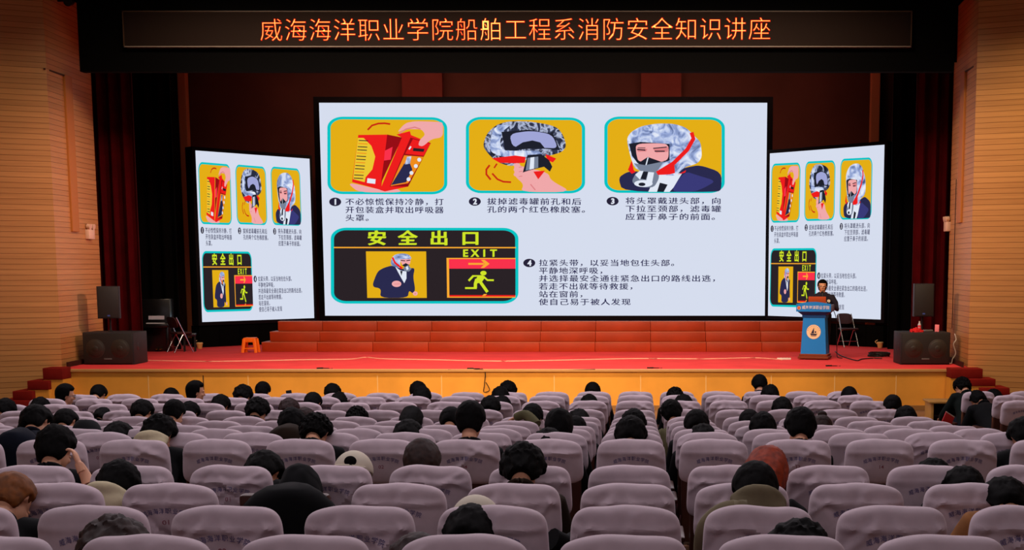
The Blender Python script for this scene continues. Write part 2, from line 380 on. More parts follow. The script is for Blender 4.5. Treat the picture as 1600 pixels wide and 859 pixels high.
# ---------------------------------------------------------------- the slide shown on all three screens
E = {k: emit('screen_' + k, v) for k, v in dict(white=(214, 221, 238), teal=(10, 196, 196), yellow=(228, 174, 22), ink=(30, 26, 74), disc=(38, 34, 56), paper=(225, 230, 242), red=(238, 30, 30),
     darkred=(150, 14, 22), crimson=(250, 50, 76), black=(42, 34, 38), skin=(240, 168, 170), skin2=(222, 130, 134), lime=(208, 228, 40), orange=(250, 170, 50), navy=(42, 42, 78), navy2=(58, 58, 120),
     gold=(236, 200, 50), visor=(160, 165, 215), dark=(30, 32, 44), steel=(120, 130, 150), light=(225, 232, 245), amber=(240, 140, 30), barred=(200, 44, 20)).items()}
E['foil'] = emit_noise('screen_foil', [(0.30, (70, 86, 130)), (0.45, (150, 168, 215)), (0.55, (200, 212, 240)), (0.68, (236, 240, 250))], 3.2)
E['foildark'] = emit_noise('screen_foil_dark', [(0.36, (28, 30, 42)), (0.47, (60, 66, 92)), (0.52, (190, 200, 230)), (0.62, (40, 44, 64))], 2.6)
EK = list(E)
class Slide:                                              # flat shapes in photo pixels of the big screen -> (u, v, layer)
    def __init__(s): s.mb = MB(); s.layer = 0
    def uv(s, x, y):
        v = (y - 160.5) / (493 - 160.5); L = 499 + 9 * v; R = 1198 - 3 * v
        v = (y - (163 - 5 * (x - 499) / 700 * (1 - v))) / (493 - (163 - 5 * (x - 499) / 700 * (1 - v)))
        return (x - L) / (R - L), v
    def poly(s, pts, c, o=(0, 0, 1), step=True):
        if step: s.layer += 1
        if c in ('skin', 'foil', 'foildark', 'navy', 'navy2', 'steel', 'visor') and len(pts) > 5:
            for _ in range(2): pts = [q for i in range(len(pts)) for q in ((pts[i][0] * .8 + pts[(i + 1) % len(pts)][0] * .2, pts[i][1] * .8 + pts[(i + 1) % len(pts)][1] * .2), (pts[i][0] * .2 + pts[(i + 1) % len(pts)][0] * .8, pts[i][1] * .2 + pts[(i + 1) % len(pts)][1] * .8))]
        s.mb.add([(*s.uv(o[0] + x / o[2], o[1] + y / o[2]), s.layer) for x, y in pts], [list(range(len(pts)))], EK.index(c))
    def rrect(s, x0, y0, x1, y1, rx, ry, c):
        p = []
        for cx, cy, a0 in ((x1 - rx, y0 + ry, -90), (x1 - rx, y1 - ry, 0), (x0 + rx, y1 - ry, 90), (x0 + rx, y0 + ry, 180)):
            for k in range(9): a = math.radians(a0 + k * 11.25); p.append((cx + rx * math.cos(a), cy + ry * math.sin(a)))
        s.poly(p, c)
    def oval(s, cx, cy, rx, ry, c, o=(0, 0, 1)): s.poly([(cx + rx * math.cos(k * math.pi / 14), cy + ry * math.sin(k * math.pi / 14)) for k in range(28)], c, o)
    def stroke(s, pts, w, c, o=(0, 0, 1)):                # thick polyline
        s.layer += 1; P = [Vector(p) for p in pts]; L, R = [], []
        for i, p in enumerate(P):
            t = (P[min(i + 1, len(P) - 1)] - P[max(i - 1, 0)]).normalized(); n = Vector((-t.y, t.x)) * w / 2
            L.append(p + n); R.append(p - n)
        s.poly([tuple(q) for q in L] + [tuple(q) for q in R[::-1]], c, o, False)
    def text(s, body, x0, x1, yc, h, c, off=0.0, track=1.0, bold=0):
        s.layer += 1; n = len(body); cw = (x1 - x0) / n
        for i, ch in enumerate(body):
            v, f = text_geo(ch, off, 2)
            if not v: continue
            latin = ord(ch) < 256; w0 = (max(p[0] for p in v) + min(p[0] for p in v)) / 2 if latin else 0.5
            sx = cw * track * (0.98 if not latin else 1.15)
            s.mb.add([(*s.uv(x0 + cw * (i + 0.5) + (x - w0) * sx, yc - (y - 0.36) * h), s.layer) for x, y in v], f, EK.index(c))
            if bold: s.mb.add([(*s.uv(x0 + cw * (i + 0.5) + (x + bold - w0) * sx, yc - (y - 0.36 + bold * .4) * h), s.layer + .5) for x, y in v], f, EK.index(c))
    def done(s): r = s.mb; s.mb = MB(); return r
S = Slide(); PARTS = []
def cut(name): PARTS.append((name, S.done()))
def frame(x0, y0, x1, y1, fill): S.layer = 1; S.rrect(x0, y0, x1, y1, 24, 17, 'teal'); S.rrect(x0 + 5, y0 + 4, x1 - 5, y1 - 4, 19, 13.5, fill)
# picture of the opened red box
frame(512, 184, 699, 303, 'yellow'); o = (505, 180, 6.61)
S.poly([(270, 715), (300, 700), (600, 770), (770, 755), (815, 795), (370, 795)], 'skin', o)
S.poly([(365, 210), (665, 205), (600, 770), (300, 690)], 'red', o)
S.poly([(362, 240), (420, 240), (500, 320), (540, 430), (510, 560), (440, 640), (430, 690), (310, 660)], 'gold', o)
for yy in range(265, 660, 32): S.stroke([(372 - (yy - 240) * 0.13, yy), (470 - (yy - 240) * 0.13, yy + 5)], 9, 'dark' if yy % 3 else 'amber', o)
S.poly([(460, 650), (545, 660), (540, 708), (455, 698)], 'light', o)
S.poly([(665, 205), (820, 235), (600, 700), (640, 400)], 'darkred', o)
S.poly([(640, 370), (720, 330), (700, 460), (632, 470)], 'crimson', o)
S.poly([(820, 225), (900, 205), (1115, 290), (880, 735), (640, 785), (590, 770)], 'red', o)
S.poly([(905, 235), (1115, 290), (880, 735), (690, 735)], 'darkred', o)
S.poly([(930, 250), (1112, 295), (1040, 420), (850, 400)], 'red', o)
S.poly([(840, 415), (1040, 430), (880, 700), (700, 730)], 'amber', o)
S.poly([(840, 500), (900, 500), (925, 560), (860, 690), (705, 720)], 'navy', o)
S.poly([(870, 430), (915, 425), (900, 500), (845, 510)], 'foil', o)
for cx, cy in ((995, 460), (960, 525), (915, 595), (885, 660)): S.oval(cx, cy, 20, 20, 'light', o)
S.poly([(935, 340), (1050, 350), (1040, 380), (930, 372)], 'black', o); S.stroke([(890, 355), (910, 325)], 16, 'light', o)
S.poly([(760, 205), (900, 170), (915, 225), (820, 238)], 'red', o)
S.poly([(765, 185), (850, 90), (950, 68), (1215, 75), (1240, 90), (1240, 230), (1120, 250), (1035, 325), (985, 315), (1000, 260), (1060, 205), (1020, 150), (930, 150), (850, 150)], 'skin', o)
S.stroke([(790, 195), (860, 150), (950, 130), (1010, 150)], 14, 'skin2', o)
S.stroke([(465, 160), (510, 115), (575, 95), (640, 92), (697, 100)], 18, 'barred', o); cut('slide_picture')
# picture of the hood with its filter canister
frame(728, 183, 914, 301, 'yellow'); o = (720, 175, 6.61)
S.poly([(225, 350), (270, 220), (370, 130), (500, 95), (700, 95), (900, 125), (1000, 160), (1060, 240), (1090, 350), (1040, 410), (900, 450), (700, 470), (540, 560), (400, 525), (300, 450)], 'foildark', o)
S.poly([(330, 180), (400, 130), (520, 130), (430, 200), (400, 330), (450, 400), (800, 390), (860, 440), (640, 465), (420, 460), (290, 400)], 'foil', o)
S.poly([(420, 205), (700, 180), (950, 220), (1025, 390), (800, 370), (460, 395)], 'dark', o)
S.poly([(500, 225), (720, 190), (940, 225), (1005, 370), (850, 365), (540, 370)], 'visor', o)
S.poly([(545, 370), (640, 310), (740, 290), (820, 310), (870, 372)], 'dark', o)
S.poly([(320, 475), (560, 445), (670, 460), (660, 520), (560, 525), (400, 520)], 'red', o)
S.poly([(875, 430), (985, 475), (950, 515), (890, 490)], 'red', o)
S.poly([(560, 530), (640, 560), (900, 620), (930, 700), (1150, 820), (620, 820), (650, 740), (560, 660), (550, 580)], 'skin', o)
for cy in (545, 590, 640): S.oval(580, cy, 34, 22, 'skin', o); S.stroke([(600, cy + 22), (635, cy + 16)], 8, 'skin2', o)
S.poly([(640, 620), (690, 440), (830, 430), (910, 490), (945, 560), (920, 610), (860, 560), (700, 600)], 'dark', o)
S.poly([(690, 470), (800, 455), (800, 570), (670, 600)], 'steel', o); S.poly([(720, 466), (760, 460), (755, 580), (710, 590)], 'light', o)
S.poly([(750, 610), (870, 600), (800, 690)], 'red', o); S.stroke([(720, 740), (770, 800)], 12, 'skin2', o)
S.stroke([(300, 545), (265, 590), (265, 640), (310, 695)], 20, 'barred', o); S.stroke([(325, 630), (380, 690), (440, 715), (520, 720)], 18, 'barred', o); S.stroke([(375, 530), (345, 575)], 16, 'barred', o); cut('slide_picture')
# picture of the person wearing the hood
frame(944, 181, 1132, 300, 'yellow'); o = (940, 175, 6.61)
S.poly([(170, 670), (260, 610), (360, 600), (560, 640), (880, 560), (1010, 535), (1235, 610), (1235, 790), (1190, 815), (215, 815)], 'navy', o)
S.poly([(700, 815), (860, 600), (980, 640), (1180, 700), (1060, 770), (950, 815)], 'navy2', o)
S.poly([(560, 640), (830, 620), (740, 770), (700, 815), (480, 815)], 'light', o)
S.poly([(600, 720), (680, 740), (640, 815), (570, 815)], 'dark', o)
S.poly([(255, 270), (300, 200), (400, 140), (560, 110), (740, 110), (870, 150), (960, 240), (1020, 300), (1035, 450), (990, 520), (850, 560), (760, 650), (600, 640), (350, 590), (300, 470)], 'foil', o)
S.poly([(280, 320), (400, 300), (560, 310), (700, 320), (700, 490), (600, 520), (370, 520), (310, 440)], 'dark', o)
S.poly([(350, 320), (560, 312), (690, 322), (690, 480), (600, 510), (380, 510), (355, 420)], 'skin', o)
S.poly([(355, 372), (470, 372), (460, 398), (375, 402)], 'skin2', o); S.poly([(530, 372), (690, 350), (680, 400), (560, 412)], 'skin2', o)
S.stroke([(365, 378), (450, 385)], 12, 'dark', o); S.stroke([(545, 395), (650, 395)], 12, 'dark', o); S.stroke([(370, 362), (450, 362)], 8, 'dark', o); S.stroke([(530, 366), (670, 352)], 10, 'dark', o)
S.poly([(375, 520), (475, 455), (630, 510), (540, 585), (400, 560)], 'dark', o); S.stroke([(478, 460), (455, 545)], 12, 'light', o)
S.poly([(330, 520), (450, 540), (640, 500), (560, 620), (400, 600)], 'steel', o)
S.poly([(300, 720), (370, 590), (590, 615), (590, 680), (540, 770), (420, 770)], 'steel', o)
S.poly([(345, 640), (390, 600), (430, 600), (395, 690)], 'light', o); S.poly([(480, 610), (540, 615), (520, 720), (460, 700)], 'light', o); S.poly([(430, 605), (480, 608), (455, 690), (400, 680)], 'dark', o)
S.oval(430, 730, 95, 36, 'light', o); S.oval(415, 738, 36, 18, 'dark', o)
S.stroke([(925, 200), (945, 265), (880, 380), (740, 520), (570, 625)], 42, 'red', o); S.poly([(600, 590), (750, 540), (755, 620), (700, 635), (590, 640)], 'red', o)
S.poly([(270, 590), (310, 490), (330, 590), (350, 610), (310, 630)], 'red', o); S.poly([(780, 640), (870, 590), (860, 615)], 'red', o); cut('slide_picture')
# exit sign panel
frame(517, 355, 810, 474, 'black')
S.text('安', 573, 604, 371.5, 24, 'lime', 0.018, 1.0, 0.04); S.text('全', 621, 652, 371.5, 24, 'lime', 0.018, 1.0, 0.04); S.text('出', 670, 701, 371.5, 24, 'lime', 0.018, 1.0, 0.04); S.text('口', 719, 750, 371.5, 24, 'lime', 0.018, 1.0, 0.04)
S.poly([(522, 385), (806, 385), (806, 387), (522, 387)], 'orange')
S.text('EXIT', 720, 778, 394.5, 16, 'lime', 0.02, 1.0, 0.05)
S.poly([(572, 392), (666, 392), (667, 465), (574, 465)], 'yellow'); o = (570, 385, 10.11)
S.poly([(110, 630), (200, 390), (300, 330), (440, 290), (620, 360), (760, 330), (790, 350), (765, 470), (800, 680), (760, 740), (700, 690), (680, 808), (240, 808), (260, 660)], 'navy', o)
S.poly([(480, 310), (560, 370), (660, 390), (660, 500), (625, 575), (560, 460)], 'light', o); S.poly([(560, 380), (600, 380), (580, 460)], 'dark', o)
S.poly([(410, 290), (420, 180), (480, 120), (600, 100), (700, 120), (745, 180), (700, 200), (560, 210), (560, 300), (600, 330), (520, 330)], 'foil', o)
S.poly([(555, 195), (730, 190), (715, 270), (600, 300)], 'skin', o); S.stroke([(570, 212), (640, 220)], 14, 'dark', o); S.stroke([(660, 218), (720, 208)], 14, 'dark', o)
S.poly([(590, 290), (650, 255), (710, 290), (640, 320)], 'dark', o); S.poly([(610, 330), (690, 285), (740, 350), (700, 390), (630, 385)], 'steel', o); S.poly([(650, 320), (680, 300), (695, 350), (665, 370)], 'light', o)
S.stroke([(440, 165), (480, 250), (590, 340)], 30, 'red', o); S.poly([(520, 290), (610, 330), (570, 350)], 'red', o)
S.oval(505, 585, 75, 50, 'skin', o); S.stroke([(470, 590), (560, 585)], 8, 'skin2', o); S.oval(800, 738, 38, 34, 'skin', o); S.oval(800, 740, 12, 10, 'skin2', o)
o = (690, 380, 9.04)
S.poly([(72, 200), (1045, 200), (1045, 765), (80, 765)], 'orange', o); S.poly([(108, 216), (1045, 216), (1045, 750), (112, 750)], 'black', o)
S.poly([(106, 216), (1045, 216), (1045, 352), (108, 352)], 'crimson', o); S.poly([(112, 728), (1045, 728), (1045, 750), (112, 750)], 'red', o)
S.stroke([(380, 284), (600, 284)], 26, 'orange', o); S.poly([(560, 228), (610, 228), (680, 284), (600, 342), (555, 342), (612, 284)], 'orange', o)
S.oval(593, 415, 44, 32, 'lime', o); S.poly([(435, 445), (580, 445), (620, 470), (565, 550), (505, 560), (460, 545), (510, 465), (440, 470)], 'lime', o)
S.stroke([(450, 455), (385, 525)], 30, 'lime', o); S.stroke([(590, 460), (650, 515), (740, 516)], 26, 'lime', o)
S.stroke([(535, 520), (650, 685)], 42, 'lime', o); S.stroke([(500, 500), (480, 570), (480, 625)], 46, 'lime', o); S.stroke([(500, 628), (335, 628)], 26, 'lime', o)
S.poly([(575, 740), (600, 712), (645, 712), (620, 738)], 'orange', o); cut('exit_sign_picture')
# captions
S.layer = 1
for (cx, cy, d) in ((524, 315, '1'), (742, 314, '2'), (957, 313, '3'), (827, 410, '4')):
    S.oval(cx, cy, 9.4, 6.6, 'disc'); S.text(d, cx - 5, cx + 5, cy, 12, 'paper', 0.03, 1.0, 0.06)
for t, x0, x1, y in (('不必惊慌保持冷静，打', 539, 694, 315), ('开包装盒并取出呼吸器', 539, 694, 327.5), ('头罩。', 539, 586, 340), ('拔掉滤毒罐前孔和后', 760, 909, 314), ('孔的两个红色橡胶塞。', 760, 924, 326.5),
                     ('将头罩戴进头部，向', 976, 1127, 312.5), ('下拉至颈部，滤毒罐', 976, 1127, 325), ('应置于鼻子的前面。', 976, 1127, 337.5), ('拉紧头带，以妥当地包住头部。', 841, 1063, 410), ('平静地深呼吸，', 841, 951, 422.3),
                     ('并选择最安全通往紧急出口的路线出逃，', 841, 1127, 434.5), ('若走不出就等待救援，', 841, 998, 447), ('站在窗前，', 841, 920, 459.3), ('使自己易于被人发现', 841, 986, 471.5)):
    S.text(t, x0, x1, y, 11.2, 'ink', 0.0, 0.95, 0.03)
cut('slide_text')

M_BEZEL = mat('black_bezel', (10, 10, 18), 0.7, 0.15)
def screen(name, a, b, ztop, zbot, label, bez):           # a, b: bottom corners (x, y) seen from the hall
    a, b = Vector((*a, 0)), Vector((*b, 0)); t = (b - a); w = t.length; t.normalize(); h = ztop - zbot
    e = empty(name, (a.x, a.y, zbot), math.atan2(t.y, t.x), label=label, cat='screen', group='stage screens')
    MB().box((w / 2, 0.16, h / 2), (w + 2 * bez, 0.3, h + 2 * bez), 0.01).build('frame', M_BEZEL, e)
    MB().add([(0, 0, 0), (w, 0, 0), (w, 0, h), (0, 0, h)], [[0, 1, 2, 3]]).build('display', E['white'], e)
    for n, mb in PARTS:
        q = MB(); q.v = [(u * w, -0.0012 * L, (1 - v) * h) for u, v, L in mb.v]; q.f, q.m = mb.f, mb.m
        q.build(n, [E[k] for k in EK], e, False)
    return e
YM = 37.4
screen('led_screen', (at(508, 493, YM).x, YM), (at(1195, 493, YM).x, YM), at(800, 160.5, YM).z, at(800, 493, YM).z, 'widest of the bright LED screens, showing safety slide behind the steps', 0.16)
YS0, YS1 = 33.8, 36.4
screen('led_screen', (at(316, 503, YS0).x, YS0), (at(491, 497, YS1).x, YS1), at(307, 235, YS0).z, at(316, 503, YS0).z, 'narrow angled LED screen beside the orange stool', 0.09)
screen('led_screen', (at(1200, 494, YS1).x, YS1), (at(1376, 499, YS0).x, YS0), at(1382, 226, YS0).z, at(1376, 499, YS0).z, 'narrow angled LED screen behind the lectern', 0.09)
# black skirts under the screens
def skirt(a, b, z1, label):
    a, b = Vector((*a, 0)), Vector((*b, 0)); t = b - a
    o = empty('screen_plinth', (a.x, a.y, SZ), math.atan2(t.y, t.x), label=label, cat='plinth')
    MB().box((t.length / 2, 0.2, (z1 - SZ) / 2), (t.length, 0.36, z1 - SZ), 0.01).build('body', M_BLACK, o)
    m = MB(); n = int(t.length / 0.5)
    for i in range(n + 1): m.box((t.length * i / n, 0.01, (z1 - SZ) / 2), (0.03, 0.03, z1 - SZ - 0.02))
    m.build('fabric_pleats', M_BLACK, o)
zs = at(316, 503, YS0).z - 0.1
skirt((at(311, 503, YS0).x, YS0 + 0.02), (at(493, 497, YS1).x, YS1 + 0.02), zs, 'black skirted plinth under the screen beside the orange stool')
skirt((at(1199, 497, YS1).x, YS1 + 0.02), (at(1380, 499, YS0).x, YS0 + 0.02), zs, 'black skirted plinth under the screen behind the lectern')
skirt((at(508, 493, YM).x, YM + 0.02), (at(1195, 493, YM).x, YM + 0.02), at(800, 493, YM).z - 0.17, 'black skirted plinth under the widest screen')

# ---------------------------------------------------------------- three-tier wooden risers in units
YR = 32.15; TH = 0.232; TD = 0.30
M_RISER = mat('red_brown_ply', (164, 52, 16), 0.5, 0.35, var=0.12, scale=2.5)
M_RTOP = mat('riser_edge', (190, 110, 80), 0.5)
rx0, rx1 = at(409, 549, YR).x, at(1277, 549, YR).x; NU = 10; uw = (rx1 - rx0) / NU
ORD = 'first second third fourth fifth sixth seventh eighth ninth tenth eleventh twelfth thirteenth fourteenth fifteenth sixteenth seventeenth eighteenth nineteenth twentieth'.split()
for i in range(NU):
    e = empty('choir_riser', (rx0 + uw * (i + 0.5), YR, SZ), label='red-brown three-tier wooden choir riser, %s from the orange stool' % ORD[i], cat='riser', group='choir risers')
    for k in range(3):
        x0, x1 = -uw / 2 + 0.004, uw / 2 - 0.004
        if i == 0: x0 += 0.12 * k
        if i == NU - 1: x1 -= 0.12 * k
        m = MB().box(((x0 + x1) / 2, TD * k + (3 - k) * TD / 2, TH * (k + 0.5)), (x1 - x0, (3 - k) * TD - 0.002, TH - 0.004), 0.004)
        m.box(((x0 + x1) / 2, TD * k - 0.002, TH * (k + 1) - 0.012), (x1 - x0, 0.008, 0.012), mi=1)
        m.build('tier', [M_RISER, M_RTOP], e)

# ---------------------------------------------------------------- stage furniture
def tube(pts, r, n=8):
    m = MB(); m.loft(pts, [r] * len(pts), n); return m
def curve_pts(P, k=8):                                    # Catmull-Rom through P
    P = [Vector(p) for p in P]; out = []
    for i in range(len(P) - 1):
        a, b, c, d = P[max(i - 1, 0)], P[i], P[i + 1], P[min(i + 2, len(P) - 1)]
        for j in range(k):
            t = j / k
            out.append(0.5 * ((2 * b) + (c - a) * t + (2 * a - 5 * b + 4 * c - d) * t * t + (3 * b - a - 3 * c + d) * t ** 3))
    return out + [P[-1]]
def subwoofer(x0, x1, Y, h, d, label):
    w = x1 - x0
    e = empty('subwoofer', ((x0 + x1) / 2, Y, SZ), label=label, cat='speaker')
    MB().box((0, d / 2 + 0.01, h / 2), (w, d - 0.02, h), 0.015).build('cabinet', M_CAB, e)
    MB().box((0, -0.012, h / 2), (w - 0.05, 0.03, h - 0.05), 0.008).build('grille', M_GRILLE, e)
    for s in (-1, 1):
        m = MB()
        for r0, z in ((0.20, 0.004), (0.16, 0.012), (0.06, 0.02)): m.cyl((s * w * 0.24, -0.02 - z, h * 0.5), (s * w * 0.24, -0.026 - z, h * 0.5), r0, r0 - 0.01, 28)
        m.build('driver_cone', mat('cone_behind_grille', (42, 39, 34), 0.5, 0.5), e)
        m = MB().box((s * (w / 2 - 0.004), d * 0.3, h * 0.55), (0.012, 0.12, 0.16), 0.005); m.build('handle', M_PLAST, e)
    MB().box((0, -0.03, h * 0.18), (0.16, 0.01, 0.035), 0.004).build('badge', mat('badge_grey', (90, 90, 92)), e)
    for sx in (-1, 1):
        for sy in (0.08, d - 0.08): MB().cyl((sx * (w / 2 - 0.08), sy, 0), (sx * (w / 2 - 0.08), sy, 0.012), 0.03).build('foot', M_PLAST, e)
    return e
def loudspeaker(x, Y, zb, zt, w, rz, zs, label):
    e = empty('loudspeaker', (x, Y, zb), rz, label=label, cat='speaker')
    h = zt - zb; p = [(-w / 2, -0.18), (w / 2, -0.18), (w / 2, 0.02), (w * 0.3, 0.2), (-w * 0.3, 0.2), (-w / 2, 0.02)]
    m = MB(); n = 6; m.add([(a, b, 0) for a, b in p] + [(a, b, h) for a, b in p], [list(range(n))[::-1], [n + i for i in range(n)]] + [[i, (i + 1) % n, n + (i + 1) % n, n + i] for i in range(n)]); m.build('cabinet', M_CAB, e)
    MB().box((0, -0.19, h / 2), (w - 0.03, 0.02, h - 0.03), 0.006).build('grille', M_GRILLE, e)
    MB().box((0, -0.203, 0.06), (0.05, 0.008, 0.03)).build('badge', mat('badge_blue', (60, 80, 150)), e)
    MB().cyl((0, 0, -(zb - zs)), (0, 0, 0.02), 0.02).cyl((0, 0, -(zb - zs)), (0, 0, -(zb - zs) + 0.03), 0.07, 0.03).build('pole', M_PLAST, e)
    return e
YW = 27.95; HS = 0.66
subwoofer(at(129, 545, YW).x, at(209, 545, YW).x, YW, HS, 0.78, 'wide black subwoofer on the stage beside the piano')
q0, q1 = at(172, 497, YW + 0.4), at(172, 447, YW + 0.4)
loudspeaker(q0.x, YW + 0.4, q0.z, q1.z, 0.43, 0.25, SZ + HS, 'black loudspeaker on a pole near the piano')
sr = subwoofer(at(1407, 545, YW).x, at(1485, 545, YW).x, YW, HS, 0.78, 'wide black subwoofer on the stage with a water bottle on top')
q0, q1 = at(1441, 494, YW + 0.5), at(1441, 443, YW + 0.5)
loudspeaker(q0.x, YW + 0.5, q0.z, q1.z, 0.40, -0.05, SZ + HS, 'black loudspeaker on a pole above the water bottle')
zt = SZ + HS
b = empty('water_bottle', (at(1436.5, 513, YW + 0.22).x, YW + 0.22, zt), label='clear plastic water bottle standing on the subwoofer', cat='bottle')
m = MB().loft([(0, 0, 0), (0, 0, .01), (0, 0, .09), (0, 0, .10), (0, 0, .15), (0, 0, .185), (0, 0, .20)], [.03, .034, .034, .031, .034, .016, .013], 18); m.build('body', mat('clear_plastic', (200, 205, 215), 0.15, 0.5), b)
MB().cyl((0, 0, .2), (0, 0, .222), .016).build('cap', M_WHITE, b)
MB().cyl((0, 0, .095), (0, 0, .14), .0355).build('label', mat('bottle_label', (235, 80, 90)), b)
m = MB(); bm = bmesh.new(); bmesh.ops.create_icosphere(bm, subdivisions=4, radius=1)
for v in bm.verts:
    k = 1 + 0.35 * noise.noise(v.co * 2.2) + 0.2 * noise.noise(v.co * 5); v.co = Vector((v.co.x * 0.13 * k, v.co.y * 0.1 * k, max(0, v.co.z * 0.09 * k)))
m.addbm(bm); o = m.build('red_cloth', mat('red_fabric', (205, 30, 36), 0.9)); o.location = (at(1432, 514, YW + 0.16).x, YW + 0.14, zt)
tag(o, 'crumpled red cloth lying by the water bottle', 'cloth')
b = empty('phone_stand', (at(1464, 514, YW + 0.25).x, YW + 0.25, zt), -0.3, label='pink card propped upright on the subwoofer', cat='card')
MB().box((0, 0, .075), (.085, .012, .15), .004, R=Matrix.Rotation(-0.2, 3, 'X')).build('card', mat('pink_card', (240, 130, 140)), b); MB().box((0, .04, .02), (.05, .07, .04), .004).build('foot', M_PLAST, b)
b = empty('remote_control', (at(1450, 512, YW + 0.4).x, YW + 0.4, zt), 0.4, label='grey device lying flat on the subwoofer', cat='device')
MB().box((0, 0, .02), (.2, .09, .04), .01).build('case', mat('grey_plastic', (120, 116, 120)), b); MB().box((0.02, 0, .042), (.1, .05, .006)).build('keypad', M_PLAST, b)
# piano
pz = on_z(247, 545, SZ); PYN = 32.3
pn = empty('upright_piano', (at(246, 545, PYN).x, PYN, SZ), 0.15, label='black upright piano in the dark beside the maroon curtain', cat='piano')
MB().box((0, 0.2, 0.62), (0.66, 0.5, 1.24), 0.02).build('case', mat('black_lacquer', (16, 16, 18), 0.25, 0.5), pn)
MB().box((0, -0.17, 0.62), (0.62, 0.3, 0.09), 0.01).build('key_bed', mat('black_lacquer', (16, 16, 18)), pn)
MB().box((0.02, -0.18, 0.675), (0.40, 0.15, 0.02)).build('keys', mat('ivory_keys', (205, 200, 215), 0.3), pn)
m = MB()
for i in range(9): m.box((-0.15 + i * 0.042, -0.15, 0.69), (0.014, 0.08, 0.014))
m.build('black_keys', M_PLAST, pn)
MB().box((0.02, -0.06, 0.80), (0.36, 0.012, 0.09), R=Matrix.Rotation(-0.25, 3, 'X')).build('sheet_music', mat('sheet_paper', (190, 185, 205)), pn)
for s in (-1, 1): MB().box((s * 0.28, -0.25, 0.29), (0.05, 0.05, 0.58), 0.008).build('leg', mat('black_lacquer', (16, 16, 18)), pn)
MB().box((0.02, -0.12, 0.06), (0.04, 0.16, 0.015)).box((0.1, -0.12, 0.06), (0.04, 0.16, 0.015)).build('pedals', mat('brass', (190, 150, 80), 0.3, 0.5, 1.0), pn)
def folding_chair(loc, rz, label):
    e = empty('folding_chair', loc, rz, label=label, cat='chair')
    for s in (-1, 1):
        tube([(s * .20, -.22, 0), (s * .20, -.02, .42), (s * .185, .17, .82)], .013).build('front_leg', M_CHROME, e)
        tube([(s * .17, .24, 0), (s * .17, .02, .40), (s * .17, -.14, .46)], .013).build('rear_leg', M_CHROME, e)
    tube([(-.19, -.15, .15), (.19, -.15, .15)], .01).build('stretcher', M_CHROME, e); tube([(-.17, .17, .14), (.17, .17, .14)], .01).build('stretcher', M_CHROME, e)
    MB().box((0, -.03, .45), (.39, .38, .045), .018).build('seat', mat('dark_brown_vinyl', (58, 26, 26), 0.5), e)
    m = MB(); n = 14; vv = []
    pts = [(math.cos(a), math.sin(a)) for a in [i * 2 * math.pi / 28 for i in range(28)]]
    poly = [(0.21 * abs(c) ** 0.6 * (1 if c > 0 else -1), 0.70 + 0.13 * abs(s_) ** 0.6 * (1 if s_ > 0 else -1)) for c, s_ in pts]
    poly = [(x, z) for x, z in poly]
    m.prism(poly, 0, .035)
    for i, v in enumerate(m.v): m.v[i] = (v[0], v[1] + .10 + (v[2] - .55) * .32 + 0.05 * (1 - (v[0] / .21) ** 2) * 0.6, v[2])
    m.build('backrest', mat('dark_brown_vinyl', (58, 26, 26)), e)
    return e
a = on_z(1322, 541, SZ); folding_chair((a.x, a.y - 0.2, SZ), 0.35, 'brown folding chair with chrome legs behind the lectern')
a = on_z(286, 549, SZ); folding_chair((a.x, a.y - 0.2, SZ), 2.4, 'dark folding chair with chrome legs beside the piano')
a = on_z(297, 549, SZ)
pb = empty('piano_bench', (a.x, a.y, SZ), 0.2, label='low black padded bench in front of the folding chair by the piano', cat='bench')
MB().box((0, 0, .40), (.30, .26, .07), .02).build('seat', mat('black_vinyl', (30, 28, 44), 0.3, 0.5), pb)
for sx in (-1, 1):
    for sy in (-1, 1): tube([(sx * .12, sy * .10, 0), (sx * .12, sy * .10, .38)], .014).build('leg', M_PLAST, pb)
# orange stool
a = on_z(392, 550.5, SZ); so = empty('plastic_stool', (a.x, a.y, SZ), 0.0, label='small orange plastic stool in front of the risers', cat='stool')
M_OR = mat('orange_plastic', (250, 120, 26), 0.4)
MB().box((0, 0, .33), (.27, .25, .04), .014).build('seat', M_OR, so)
for sx in (-1, 1):
    for sy in (-1, 1): MB().loft([(sx * .155, sy * .14, 0), (sx * .115, sy * .10, .32)], [(.036, .022), (.046, .028)], 10).build('leg', M_OR, so)
for sy in (-1, 1): MB().box((0, sy * .112, .285), (.25, .018, .08), .006).build('apron', M_OR, so); MB().box((0, sy * .135, .10), (.27, .018, .03), .006).build('stretcher', M_OR, so)
def cup(px, py, label):
    a = on_z(px, py, SZ); e = empty('paper_tub', (a.x, a.y, SZ), label=label, cat='tub')
    MB().loft([(0, 0, 0), (0, 0, .12), (0, 0, .13)], [.055, .075, .078], 18).build('body', mat('tan_paper', (216, 160, 96), 0.7), e)
    MB().loft([(0, 0, .125), (0, 0, .15)], [.082, .076], 18).build('rim', mat('tan_rim', (230, 190, 130)), e)
    tube(curve_pts([(-.075, 0, .10), (-.12, 0, .16), (-.06, 0, .20)], 5), .008).build('handle', mat('tan_rim', (230, 190, 130)), e)
cup(312, 544.5, 'small tan tub on the carpet beside the piano bench'); cup(1375, 543.5, 'small tan tub on the carpet by the coiled black cable')
